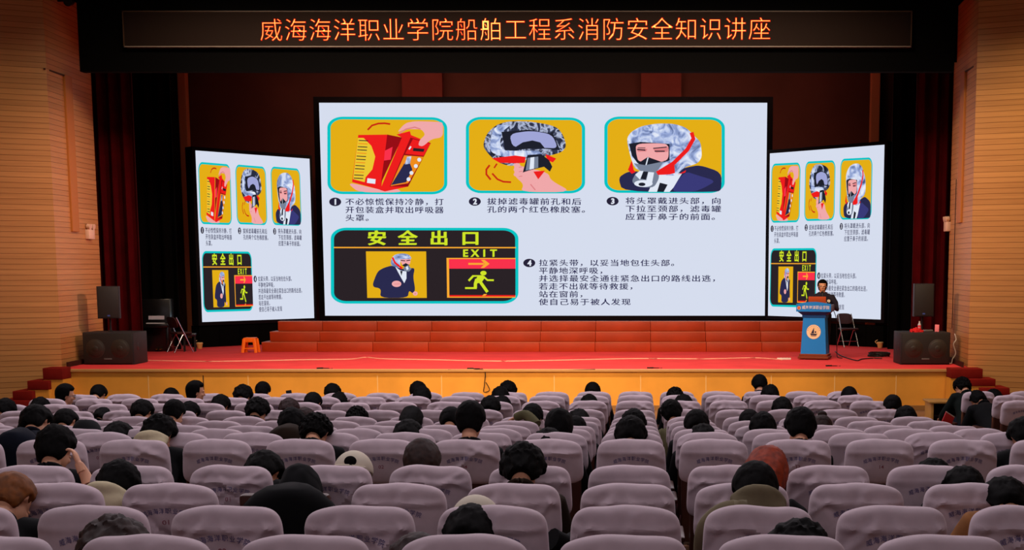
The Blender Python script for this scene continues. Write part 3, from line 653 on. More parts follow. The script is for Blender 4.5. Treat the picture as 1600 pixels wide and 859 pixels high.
# cables on the carpet
def cable(name, pix, r, m, label, z=None, extra=None):
    P = [on_z(x, y, SZ + r) for x, y in pix] if extra is None else extra
    return tag(tube(curve_pts(P, 8), r, 6).build(name, m), label, 'cable')
M_WC = mat('white_cable', (240, 190, 165), 0.6); M_BC = mat('black_cable', (24, 20, 20), 0.6)
cable('cable', [(228, 563), (260, 563.6), (330, 564.5), (400, 563.5), (470, 562), (545, 561), (572, 558.2), (600, 560.5), (680, 562), (740, 563.5), (800, 564), (880, 562.5), (1000, 560), (1100, 560.5), (1180, 559), (1222, 562)], 0.011, M_WC, 'long pale cable running along the red carpet below the risers')
cable('cable', [(1300, 505), ][:0] + [(1305, 549), (1315, 556), (1338, 563), (1346, 561), (1362, 559.5), (1378, 560)], 0.012, M_BC, 'thin black microphone cable trailing from lectern to the coil')
co = []
rnd = random.Random(3); c0 = on_z(1373, 557, SZ)
for i in range(90):
    t = i / 12 * 2 * math.pi; co.append((c0.x + (0.20 + 0.05 * rnd.random()) * math.cos(t) + 0.02 * i / 90, c0.y + (0.24 + 0.06 * rnd.random()) * math.sin(t), SZ + 0.012 + 0.0009 * i))
cable('coiled_cable', None, 0.010, M_BC, 'coil of black cable on the carpet beside the subwoofer', extra=co)
a = on_z(1225, 562, SZ); pw = empty('power_strip', (a.x, a.y, SZ), 0.05, label='white power strip on the carpet beside the lectern', cat='power strip')
MB().box((0, 0, .022), (.30, .06, .044), .008).build('case', M_WHITE, pw)
for i in range(4): MB().box((-.1 + i * .066, 0, .0445), (.035, .03, .004)).build('socket', mat('socket_grey', (150, 140, 135)), pw)
for px, py, lab in ((500, 576, 'dark cable connector near the stage edge below the risers'), (735, 576.5, 'small dark connector near the stage edge under the widest screen'), (1016, 575.5, 'small dark clip near the middle of the stage edge'), (1295, 572.2, 'dark cable connector near the stage edge below the lectern')):
    a = on_z(px, py, SZ); o = empty('connector', (a.x, max(a.y, YF + 0.06), SZ), 0.1, label=lab, cat='connector')
    MB().box((0, 0, .014), (.13, .03, .028), .008).build('body', M_BC, o); tube([(.06, 0, .012), (.16, .03, .008), (.24, .01, .008)], .008).build('lead', M_BC, o)
P = [at(740, 577, YF - 0.03), at(757, 579, YF - 0.03), at(757, 600, YF - 0.03), at(756, 612, YF - 0.03), at(765, 609, YF - 0.03), at(759, 597, YF - 0.03)]
cable('hanging_wire', None, 0.008, M_BC, 'thin black wire looped against the yellow stage front', extra=P)
P = [at(700, 577.6, YF - 0.03), at(735, 579, YF - 0.03), at(790, 578, YF - 0.03), at(860, 578.4, YF - 0.03), at(930, 577, YF - 0.03)]
cable('hanging_wire', None, 0.008, M_BC, 'thin black wire running along the wooden stage edge', extra=P)
P = [Vector((side_x(28.9, 1) - 0.03, 28.9, z)) for z in (4.6, 3.6, 2.4, 1.5)]
cable('wall_cable', None, 0.008, M_BC, 'black cable hanging down the slatted wall above the subwoofer with bottle', extra=P)
P = [Vector((x, 28.2, z)) for x, z in ((6.50, SZ + 0.62), (6.53, SZ + 0.5), (6.48, SZ + 0.4), (6.53, SZ + 0.22), (6.47, SZ + 0.1), (6.45, SZ + 0.012), (6.40, SZ + 0.012))]
cable('white_lead', None, 0.012, M_WHITE, 'white lead dangling between subwoofer and slatted wall', extra=P)
# emergency lights on the slatted walls, small lamp high up
def emergency(px, py, s, label):
    Y = (-11.64 if s < 0 else 6.64) * FPX / (px - PX); a = at(px, py, Y); a.x = side_x(Y, s)
    e = empty('emergency_light', (a.x, a.y, a.z), 0, label=label, cat='lamp')
    MB().box((-s * .05, 0, 0), (.09, .30, .20), .01).build('box', mat('cream_plastic', (222, 190, 160), 0.5), e)
    for k in (-1, 1): MB().cyl((-s * .05, k * .09, .10), (-s * .05, k * .09, .14), .015).cyl((-s * .03, k * .09, .17), (-s * .11, k * .09, .15), .05, .065).build('lamp_head', mat('cream_plastic', (222, 190, 160)), e)
emergency(146, 366, -1, 'twin-headed emergency light on the slatted wall above the piano side loudspeaker')
emergency(1476, 354, 1, 'twin-headed emergency light on the slatted wall above the water bottle')
a = at(119, 4, 28.0); e = empty('wall_spotlight', (side_x(28.0, -1), 28.0, a.z), label='small dark spotlight high on the slatted wall', cat='lamp')
MB().cyl((.22, -.06, 0), (.22, .12, .04), .085, .07).build('housing', M_PLAST, e); MB().box((.08, 0, .04), (.18, .05, .05), .01).build('bracket', M_PLAST, e)

# ---------------------------------------------------------------- lectern
M_BLUE = mat('lectern_blue', (26, 138, 236), 0.4, 0.4); M_BLUE_SHADOW = mat('lectern_shadow_blue', (14, 66, 130), 0.4); M_BASEW = mat('lectern_wood', (122, 56, 30), 0.45)
LY = 29.35
a = on_z(1273.5, 562, SZ)
lec = empty('lectern', (a.x + 0.02, a.y + 0.22, SZ), -0.30, label='blue speaking lectern with white lettering and round sailboat emblem', cat='lectern')
def frustum(mb, z0, z1, w0, w1, d0, d1, y=0.0, mi=0):
    vv = [(sx * w / 2, y + sy * d / 2, z) for z, w, d in ((z0, w0, d0), (z1, w1, d1)) for sx, sy in ((-1, -1), (1, -1), (1, 1), (-1, 1))]
    mb.add(vv, [[0, 1, 2, 3][::-1], [4, 5, 6, 7]] + [[i, (i + 1) % 4, 4 + (i + 1) % 4, 4 + i] for i in range(4)], mi); return mb
m = MB().box((0, 0, .045), (.66, .46, .05), .008); m.box((0, 0, .095), (.62, .43, .06), .006)
for sx in (-1, 1): m.box((sx * .25, 0, .012), (.07, .38, .024), .004)
m.build('base', M_BASEW, lec)
frustum(MB(),   .12, .96, .555, .465, .38, .34).build('column', M_BLUE, lec)
frustum(MB(), .90, .955, .515, .515, .352, .352).build('collar', M_BLUE_SHADOW, lec)  # shadow at the lectern neck, painted as darker blue on collar and cornice
frustum(MB(), .955, 1.035, .50, .70, .34, .46).build('cornice', M_BLUE_SHADOW, lec)
m = MB(); arc = [(-.375 + .75 * i / 16, 1.20 + .045 * math.sin(math.pi * i / 16)) for i in range(17)]
m.prism([(-.375, 1.035), (.375, 1.035)] + arc[::-1], -.25, -.215)
m.build('sign_board', M_BLUE, lec)
for s in (-1, 1): MB().box((s * .36, .01, 1.11), (.025, .45, .15), .004).build('side_board', mat('lectern_screenlit_side', (150, 170, 215), 0.4), lec)  # lavender stands for the screens' light falling on the sides
MB().box((0, .03, 1.14), (.70, .44, .03), .005, R=Matrix.Rotation(-0.10, 3, 'X')).build('desk_top', M_BASEW, lec)
m = MB(); t = '威海海洋职业学院'
for i, ch in enumerate(t):
    v, f = text_geo(ch, 0.003, 2); m.add([(-.215 + i * .075 + (x - .5) * .075 + .0, -.2525, 1.125 + (y - .36) * .085) for x, y in v], f)
m.build('lettering', mat('sign_white', (240, 238, 230), 0.5), lec, False)
def disc(mb, cx, cz, r, y, mi=0, n=32): mb.add([(cx + r * math.cos(i * 2 * math.pi / n), y, cz + r * math.sin(i * 2 * math.pi / n)) for i in range(n)], [list(range(n))], mi)
def emblem(cx, cz, r, y, tilt=0.0):
    m = MB(); disc(m, cx, cz, r, y); disc(m, cx, cz, r * .93, y - .001, 1); disc(m, cx, cz, r * .72, y - .002, 0)
    for k in range(10):
        an = math.pi * (0.08 + k * 0.093); disc(m, cx + r * .82 * math.cos(an), cz + r * .82 * math.sin(an), r * .05, y - .003, 2, 8)
    for P in ([(-.5, -.25), (.5, -.25), (.36, -.46), (-.36, -.46)], [(-.36, -.2), (.05, .62), (.05, -.2)], [(-.46, -.52), (.46, -.52), (.3, -.6), (-.3, -.6)]):
        m.add([(cx + p * r, y - .004, cz + q * r) for p, q in P], [list(range(len(P)))], 2)
    disc(m, cx + .26 * r, cz - .02 * r, r * .12, y - .004, 2, 12)
    return m
me_ = emblem(0, 0, .155, 0)
for i, v in enumerate(me_.v):
    z = .60 + v[2]; me_.v[i] = (v[0], -(.38 + (.34 - .38) * (z - .12) / .84) / 2 - .004 + v[1], z)
me_.build('emblem', [mat('emblem_cream', (236, 214, 170), 0.5), mat('emblem_ring', (244, 228, 196), 0.5), mat('emblem_navy', (28, 34, 76), 0.5)], lec, False)
emblem(-.315, 1.115, .04, -.252).build('emblem', [mat('emblem_orange', (236, 120, 60), 0.5), mat('emblem_ring', (244, 228, 196)), mat('emblem_orange_dark', (180, 60, 30))], lec, False)
lm = lec.matrix_basis if False else Matrix.Translation(lec.location) @ Matrix.Rotation(lec.rotation_euler.z, 4, 'Z')
lp = lm @ Vector((0.05, 0.02, 1.158))
lap = empty('laptop', lp, lec.rotation_euler.z, label='open laptop with a brown lid standing on the lectern', cat='laptop')
MB().box((0, .06, .012), (.36, .24, .02), .006, R=Matrix.Rotation(-0.10, 3, 'X')).build('base', M_PLAST, lap)
MB().box((0, -.10, .10), (.38, .014, .20), .006, R=Matrix.Rotation(0.25, 3, 'X')).build('lid', mat('brown_lid', (196, 84, 44), 0.45), lap)

# ---------------------------------------------------------------- people: one seated body per posture, shared
M_SKIN = mat('skin', (225, 165, 130), 0.55, 0.4)
def head_shapes(mb, H):                                   # H: head frame (origin mid-skull, +y face)
    def T(p): return H @ Vector(p)
    R = H.to_3x3()
    mb.ell(T((0, -.008, .022)), (.074, .094, .098), 0, R); mb.ell(T((0, .030, -.040)), (.060, .064, .080), 0, R)
    mb.ell(T((0, .066, -.098)), (.026, .022, .020), 0, R); mb.ell(T((0, .080, .018)), (.052, .016, .014), 0, R)
    mb.loft([T((0, .088, .018)), T((0, .104, -.012)), T((0, .108, -.030)), T((0, .094, -.040))], [(.007, .008), (.010, .012), (.016, .014), (.012, .006)], 10)
    mb.ell(T((0, .086, -.064)), (.024, .012, .006), 0, R); mb.ell(T((0, .085, -.074)), (.020, .012, .007), 0, R)
    for s in (-1, 1):
        mb.ell(T((s * .076, -.012, -.008)), (.010, .020, .032), 0, R @ Matrix.Rotation(s * 0.3, 3, 'Z')); mb.ell(T((s * .038, .068, -.026)), (.022, .018, .018), 0, R)
def hand_shapes(mb, wrist, fwd, up, s, r=1.0, curl=0.5):   # palm, four unequal bent fingers and a thumb leaving the side of the palm
    f, u = Vector(fwd).normalized(), Vector(up).normalized(); u = (u - f * u.dot(f)).normalized(); sd = f.cross(u) * s; w = Vector(wrist)
    mb.loft([w, w + f * .03 * r, w + f * .075 * r, w + f * .092 * r], [(.026 * r, .017 * r), (.036 * r, .016 * r), (.040 * r, .014 * r), (.034 * r, .010 * r)], 12, side=sd)
    for k, (off, L) in enumerate(((-.030, .064), (-.010, .078), (.010, .072), (.029, .056))):
        p = w + f * .086 * r + sd * off * r; pts = [p]; an = 0
        for q, fr_ in enumerate((.45, .32, .23)):
            an += curl * (0.5 + 0.35 * q); pts.append(pts[-1] + (f * math.cos(an) - u * math.sin(an)) * L * fr_ * r)
        mb.loft(pts, [.0092 * r, .0088 * r, .0080 * r, .0062 * r], 8, side=sd)
    b = w + f * .022 * r - sd * .030 * r
    mb.loft([b, b + (f * .6 - sd * .75 - u * .2) * .034 * r, b + (f * .85 - sd * .62 - u * .45) * .062 * r], [.013 * r, .0105 * r, .008 * r], 8, side=u)
def torso_frame(hip, th, L):
    d = Vector((0, math.sin(th), math.cos(th))); return d, Vector((0, math.cos(th), -math.sin(th)))
class Pose: pass
def seated(name, th, psi, twist=0.0, hip=(0, .25, .53)):
    P = Pose(); th, psi = math.radians(th), math.radians(psi)
    hip = Vector(hip); d, n = torso_frame(hip, th, .5); neck = hip + d * .50
    hd = Vector((0, math.sin((th + psi) / 2), math.cos((th + psi) / 2)))
    Hc = neck + hd * .075 + Vector((0, math.sin(psi), math.cos(psi))) * .105 + Vector((0, .018, 0))
    H = Matrix.Translation(Hc) @ Matrix.Rotation(twist, 4, 'Z') @ Matrix.Rotation(-psi, 4, 'X') @ Matrix.Scale(1.13, 4); P.H = H
    bd = MB(); head_shapes(bd, H)
    bd.loft([neck - d * .04, neck + hd * .04, H @ Vector((0, -.016, -.05))], [(.062, .058), (.056, .056), (.054, .058)], 14)
    bd.loft([hip - d * .08, hip + d * .12, hip + d * .30, hip + d * .42, hip + d * .49], [(.16, .11), (.145, .10), (.17, .105), (.175, .09), (.07, .06)], 16)
    jk = MB()
    jk.loft([hip - d * .10, hip + d * .02, hip + d * .15, hip + d * .30, hip + d * .41, hip + d * .475, hip + d * .515], [(.20, .15), (.20, .145), (.19, .135), (.205, .135), (.20, .115), (.13, .085), (.075, .07)], 20)
    for s in (-1, 1):
        sh = hip + d * .42 + Vector((s * .175, .0, 0)); el = sh + Vector((s * .07, .10, -.27)); wr = Vector((s * .10, .56, .68)) if th < .5 else el + Vector((-s * .1, .24, -.05))
        bd.loft([sh, (sh + el) / 2, el, (el + wr) / 2, wr], [.052, .046, .040, .036, .026], 10); hand_shapes(bd, wr, (-s * .3, 1, -.15), (0, 0, 1), s)
        jk.loft([sh - Vector((s * .05, 0, -.01)), sh, sh + (el - sh) * .5, el, el + (wr - el) * .5, wr - (wr - el) * .06], [.075, .080, .066, .060, .054, .045], 14)
    tr = MB()
    for s in (-1, 1):
        hp, kn, an = hip + Vector((s * .10, 0, -.02)), Vector((s * .13, .70, .53)), Vector((s * .12, .66, .10))
        bd.loft([hp, (hp + kn) / 2, kn, (kn + an) / 2, an], [.080, .070, .052, .046, .034], 12); bd.loft([an + Vector((0, -.05, -.05)), an + Vector((0, .06, -.06)), an + Vector((0, .16, -.075))], [(.035, .035), (.042, .03), (.030, .018)], 10)
        tr.loft([hp - Vector((0, .08, 0)), hp, (hp + kn) / 2, kn, (kn + an) / 2, an], [.095, .105, .088, .070, .064, .058], 14)
    P.body = fuse(bd, .0085, 2); P.body.name = 'body_' + name
    P.jacket = fuse(jk, .014, 6); P.trousers = fuse(tr, .016, 4)
    cl = MB(); ring = []
    for k in range(25): a_ = k / 24 * 2 * math.pi; ring.append(neck + d * (.012 + .02 * math.cos(a_ + math.pi)) + Vector((.072 * math.sin(a_), 0, 0)) + n * (.066 * math.cos(a_)))
    cl.loft(ring, [.017] * 25, 8); P.collar = cl.mesh('collar', mat('skin', (0, 0, 0)))
    hm = MB(); hm.ell(neck - n * .075 - d * .01, (.135, .060, .085), 0, Matrix.Rotation(-th, 3, 'X')); hm.loft(curve_pts([neck - n * .04 + d * .03 + Vector((-.11, .02, 0)), neck - n * .10 + d * .05 + Vector((-.06, 0, 0)), neck - n * .125 + d * .05, neck - n * .10 + d * .05 + Vector((.06, 0, 0)), neck - n * .04 + d * .03 + Vector((.11, .02, 0))], 4), [.04] * 17, 10)
    P.hood = fuse(hm, .014, 6)
    vs_ = np.array([v.co for v in P.body.vertices]); P.top = float(vs_[:, 2].max()) + .018; P.topy = float(vs_[vs_[:, 2].argmax(), 1]); P.hip = hip; P.neck = neck
    P.name = name; P.th = th
    return P
POSES = [seated('up', -8, 4), seated('look', -6, 26), seated('slump', 8, 42), seated('bow', 24, 55), seated('deep', 40, 70), seated('fold', 56, 85)]
SLOUCH = seated('slouch', -22, 22, 0.0, (0, .42, .47))
PROFILE = {1: seated('turned', -7, 6, -1.0), -1: seated('turned', -7, 6, 1.0)}
def hair_mesh(kind):
    mb = MB(); bm = bmesh.new(); bmesh.ops.create_icosphere(bm, subdivisions=5, radius=1)
    vol, amp, fr_, nape = dict(short=(1.12, .03, 4.0, -.86), under=(0.98, .02, 4.0, -.9), fluffy=(1.27, .12, 3.2, -.86), spiky=(1.20, .13, 6.0, -.80), bob=(1.20, .05, 3.0, -1.15), long=(1.20, .05, 2.6, -1.3), bun=(1.14, .03, 3.0, -.84), full=(1.21, .07, 3.5, -.92))[kind]
    for v in bm.verts:
        p = v.co.normalized(); x, y, z = p
        r = vol + amp * (noise.noise(p * fr_) + 0.6 * noise.noise(p * fr_ * 2.7 + Vector((3, 1, 2)))) + 0.022 * noise.noise(Vector((x * 24, y * 24, z * 4)))
        face = max(0.0, min(1.0, (y - 0.18) / 0.22)) * max(0.0, min(1.0, (0.62 - z) / 0.22))
        low = max(0.0, min(1.0, (max(nape, -.95) + 0.06 - z) / 0.12)) if nape > -1 else 0
        side = max(0.0, min(1.0, (-0.12 - z) / 0.15)) * max(0.0, min(1.0, (y + 0.12) / 0.2)) if nape > -1 else 0
        k = max(face, low, side); r = r * (1 - k) + 0.80 * k
        sc = Vector((.089, .104, .104))
        q = Vector((x * sc.x * r, y * sc.y * r - .008, z * sc.z * r + .022))
        if nape > -1 and p.z < -.45 and p.y < .15: q.z -= .032 * min(1, (-.45 - p.z) / .3)
        if nape <= -1 and z < -.1 and y < .35:
            q.z -= (.07 if nape > -1.2 else .16) * (-.1 - z) / .9; q.x *= 1 + (.10 if nape > -1.2 else -.02) * (-.1 - z)
        v.co = q
    mb.addbm(bm)
    if kind == 'bun': mb.ell((0, -.105, .085), (.042, .036, .040), 0, None, 4)
    return mb.mesh('hair_' + kind, mat('black_hair', (7, 6, 6), 0.75, 0.08))
HAIR = {k: hair_mesh(k) for k in ('short', 'fluffy', 'spiky', 'bob', 'long', 'bun', 'full', 'under')}
def cap_mesh(dark):
    mb = MB(); bm = bmesh.new(); bmesh.ops.create_icosphere(bm, subdivisions=4, radius=1)
    for v in bm.verts:
        p = v.co; z = max(p.z, -.02); fl = .88 if dark else 1.0
        v.co = Vector((p.x * .108, p.y * .128 - .008, .035 + (z * .118 if not dark else min(z * .13, .095))))
    mb.addbm(bm)
    n = 12; vv = []                                        # brim to the front
    for zz in (0, -.008):
        for i in range(n + 1): a_ = math.pi * i / n; vv += [(.085 * math.cos(a_), .075 + .02 * math.sin(a_), .045 + zz), (.085 * math.cos(a_), .095 + .10 * math.sin(a_), .030 + zz)]
    f = []; S_ = 2 * (n + 1)
    for i in range(n): a_ = 2 * i; f += [[a_, a_ + 1, a_ + 3, a_ + 2], [S_ + a_, S_ + a_ + 2, S_ + a_ + 3, S_ + a_ + 1]]
    for i in range(n): a_ = 2 * i; f += [[a_ + 1, S_ + a_ + 1, S_ + a_ + 3, a_ + 3]]
    mb.add(vv, f)
    if not dark:                                           # dark opening with strap at the back
        bm = bmesh.new(); bmesh.ops.create_icosphere(bm, subdivisions=3, radius=1)
        mb.addbm(bm, 1, Matrix.Translation((0.0, -.128, .066)) @ Matrix.Diagonal((.034, .014, .030, 1)))
        mb.loft(curve_pts([(-.08, -.100, .042), (-.03, -.138, .038), (.03, -.138, .038), (.08, -.100, .042)], 4), [.008] * 13, 6, 0)
    return mb
CAP = {0: cap_mesh(False).mesh('cap', [mat('cream_cotton', (214, 204, 184), 0.85), mat('black_hair', (16, 14, 14))]), 1: cap_mesh(True).mesh('cap', [mat('dark_wool', (20, 24, 26), 0.9)])}
hooded = MB(); bm = bmesh.new(); bmesh.ops.create_icosphere(bm, subdivisions=5, radius=1)
for v in bm.verts:
    p = v.co.copy(); r = 1.28 + .07 * noise.noise(p * 2.5); face = max(0.0, min(1.0, (p.y - .35) / .2)) * max(0.0, min(1.0, (.75 - p.z) / .2)); r = r * (1 - face) + .82 * face
    q = Vector((p.x * .082 * r, p.y * .104 * r - .012, p.z * .105 * r + .022))
    if p.z < -.2: q.x *= 1 + .5 * (-.2 - p.z); q.z -= .07 * (-.2 - p.z)
    v.co = q
HOODUP = hooded.addbm(bm).mesh('hood_up', mat('black_hair', (16, 14, 14)))
CLOTH = {k: mat('cloth_' + k, v, 0.9, 0.15, var=0.15, scale=12) for k, v in dict(black=(12, 13, 15), navy=(15, 19, 32), green=(16, 24, 21), brown=(40, 29, 20), olive=(98, 94, 66), beige=(118, 108, 84), grey=(70, 68, 72), tan=(150, 100, 60), cream=(206, 194, 160), white=(200, 196, 196)).items()}
HAIRC = {k: mat(v[0], v[1], 0.65, 0.2, var=0.45, scale=26) for k, v in dict(black=('black_hair', (16, 14, 14)), brown=('brown_hair', (38, 17, 11)), reddish=('reddish_hair', (40, 17, 15)), orange=('orange_hair', (142, 48, 18)), tinted=('tinted_hair', (118, 66, 24))).items()}

# ---------------------------------------------------------------- chairs
M_COVER = mat('lilac_cotton_cover', (206, 186, 194), 0.9, 0.15, sheen=0.2, var=0.05, scale=20, bump=0.05)
M_SEATV = mat('dark_red_plush', (74, 22, 24), 0.85, 0.2, var=0.12, scale=20)
M_WOOD = mat('dark_seat_wood', (66, 32, 22), 0.4, 0.4, var=0.15, scale=6)
M_INK, M_REDINK = mat('blue_print', (80, 76, 132), 0.8), mat('red_print', (150, 78, 92), 0.8)
CW, CHH, CTH = 0.232, 0.148, 0.080                        # half sizes of the fabric cover
def lean(z): return -0.055 * (z - 0.45)                   # backs recline slightly towards the row behind
def cover_geo(seed):
    bm = bmesh.new(); bmesh.ops.create_cube(bm, size=2); bmesh.ops.subdivide_edges(bm, edges=bm.edges[:], cuts=23, use_grid_fill=True)
    rnd = random.Random(seed); folds = []
    kinds = {0: 1, 1: 3, 2: 5, 3: 4, 4: 6, 5: 2}[seed]
    for k in range(kinds):
        x0 = rnd.uniform(-.2, .2); sgn = rnd.choice((-1, 1))
        folds.append((x0, rnd.uniform(.06, .13), x0 + sgn * rnd.uniform(.1, .26), rnd.uniform(-.12, .03), rnd.uniform(.012, .024) * rnd.choice((1, 1, -1)), rnd.uniform(.012, .022)))
    for v in bm.verts:
        p = v.co.copy(); a, b, c = abs(p.x), abs(p.y), abs(p.z)
        # rounded slab: p-norm in width/height, softer across the thickness
        m_ = max(a, b, c); q = p / m_ if m_ else p
        n1 = (abs(q.x) ** 5 + abs(q.z) ** 5) ** (1 / 5); n2 = (n1 ** 2.6 + abs(q.y) ** 2.6) ** (1 / 2.6)
        q = q / n2
        z = q.z * CHH; top = max(0.0, q.z)
        x = q.x * CW * (1.0 + 0.05 * (0.4 - q.z) * .6); y = q.y * CTH
        z += 0.012 * (1 - q.x * q.x) * top                 # crowned top edge
        if q.y < 0:                                        # printed side: wrinkles of the loose cloth
            w = 0
            for x0, z0, x1, z1, am, wd in folds:
                dx, dz = x1 - x0, z1 - z0; t = max(0, min(1, ((x - x0) * dx + (z - z0) * dz) / (dx * dx + dz * dz))); ds = math.hypot(x - x0 - t * dx, z - z0 - t * dz)
                w += am * math.exp(-(ds / wd) ** 2) * (0.5 + t)
            y -= w * min(1, -q.y * 1.6)
            y -= 0.015 * math.exp(-((z - .070) / .018) ** 2) * (1 if seed not in (0, 5) else .5) * min(1, -q.y * 2) * (1 + .5 * noise.noise((x * 6, seed, 0)))
        y += 0.007 * noise.noise((x * 9, z * 9, seed * 3.1)); z += 0.009 * noise.noise((x * 8, seed * 2.3, 1.0)) * top
        zz = z + 1.06 - CHH
        v.co = Vector((x, y + lean(zz), zz))
    return MB().addbm(bm)
def on_cover(bvh, x, z):
    h = bvh.ray_cast(Vector((x, -1, z)), Vector((0, 1, 0)))
    return h[0].y if h[0] else lean(z) - CTH
COVERS, LETTERS, DIGITS = [], [], {}
for sd in range(6):
    g = cover_geo(sd); COVERS.append(g.mesh('cover', M_COVER)); bvh = BVHTree.FromPolygons([Vector(p) for p in g.v], g.f)
    mb = MB(); t = '威海海洋职业学院'
    for i, ch in enumerate(t):
        a_ = (i - 3.5) * 0.155; cx, cz = .205 * math.sin(a_),   .950 - .205 * (1 - math.cos(a_)) * .72
        v, f = text_geo(ch, 0.0, 1); s_ = .031; vv = []
        for x, y in v:
            lx, lz = (x - .5) * s_ * .92, (y - .36) * s_; r_ = -a_ * .55; X, Z = cx + lx * math.cos(r_) - lz * math.sin(r_), cz + lx * math.sin(r_) + lz * math.cos(r_)
            vv.append((X, on_cover(bvh, X, Z) - .0032, Z))
        mb.add(vv, f)
    LETTERS.append(mb.mesh('lettering', M_INK, False)); DIGITS[sd] = bvh
SEATNO = {-4: '01', -3: '02', -2: '04', -1: '06', 0: '08', 1: '10', 2: '12', 3: '14', 4: '16', 5: '18', -5: '03', -6: '05', -7: '07', -8: '09', -9: '11', -10: '13', -11: '15', -12: '17', -13: '19'}
NUMS = {}
def number_mesh(k, sd):
    if (k, sd) not in NUMS:
        v, f = text_geo(SEATNO[k], 0.005, 2); s_ = .034; w_ = max(p[0] for p in v) / 2
        NUMS[k, sd] = MB().add([((x - w_) * s_ * 1.1, on_cover(DIGITS[sd], (x - w_) * s_,   .893 + (y - .36) * s_) - .0022, .893 + (y - .36) * s_) for x, y in v], f).mesh('seat_number', M_REDINK, False)
    return NUMS[k, sd]
def slab(x, zlo, zhi, th, y0, w):
    m = MB(); m.box((x, y0, (zlo + zhi) / 2), (w, th, zhi - zlo), .02)
    for i, v in enumerate(m.v): m.v[i] = (v[0], v[1] + lean(v[2]), v[2])
    return m
BACKM = slab(0, .36, 1.02, .07, .005, .44).mesh('backrest', M_WOOD)
PADM = slab(0, .44, .80, .05, .055, .41).mesh('back_pad', M_SEATV)
SEATM = MB().box((0, .29, .42), (.44, .44, .10), .035, seg=3).mesh('seat', M_SEATV)
ARMM = {}
for s in (-1, 1):
    ARMM[s] = (MB().box((s * .265, .24, .625), (.05, .36, .035), .014).mesh('armrest', M_WOOD), MB().box((s * .265, .20, .305), (.03, .26, .61), .01).box((s * .265, .20, .012), (.05, .34, .024), .006).mesh('side_panel', mat('dark_metal', (36, 32, 32), 0.5)))
CHAIRS = {}
WORDS = ORD
def chair(r, k, X, Y, z, rz, label, sd, number=True, cover=True):
    e = empty('auditorium_chair', (X, Y, z), rz, label=label, cat='chair', group='covered auditorium chairs')
    link('backrest', BACKM, e); link('back_pad', PADM, e); link('seat', SEATM, e)
    for s in (-1, 1): link('armrest', ARMM[s][0], e); link('side_panel', ARMM[s][1], e)
    if cover:
        c = link('cover', COVERS[sd], e); link('lettering', LETTERS[sd], c)
        if number: link('seat_number', number_mesh(k, sd), c)
    return e
KR = [(-13, 5)] * 4 + [(-12, 5), (-11, 5), (-10, 5), (-10, 5), (-9, 5), (-8, 5), (-7, 4), (-6, 4), (-5, 3), (-4, 2)]
XO = -0.06
DRAPED = {}
rnd = random.Random(21)
P_OCC = set()
def wrinkle(r):
    if r == 9: return rnd.choice((0, 5, 0, 0, 1))
    return rnd.choice((0, 1, 2, 3, 4, 5, 1, 2)) if r >= 10 else rnd.choice((0, 5, 1, 3, 0, 2))

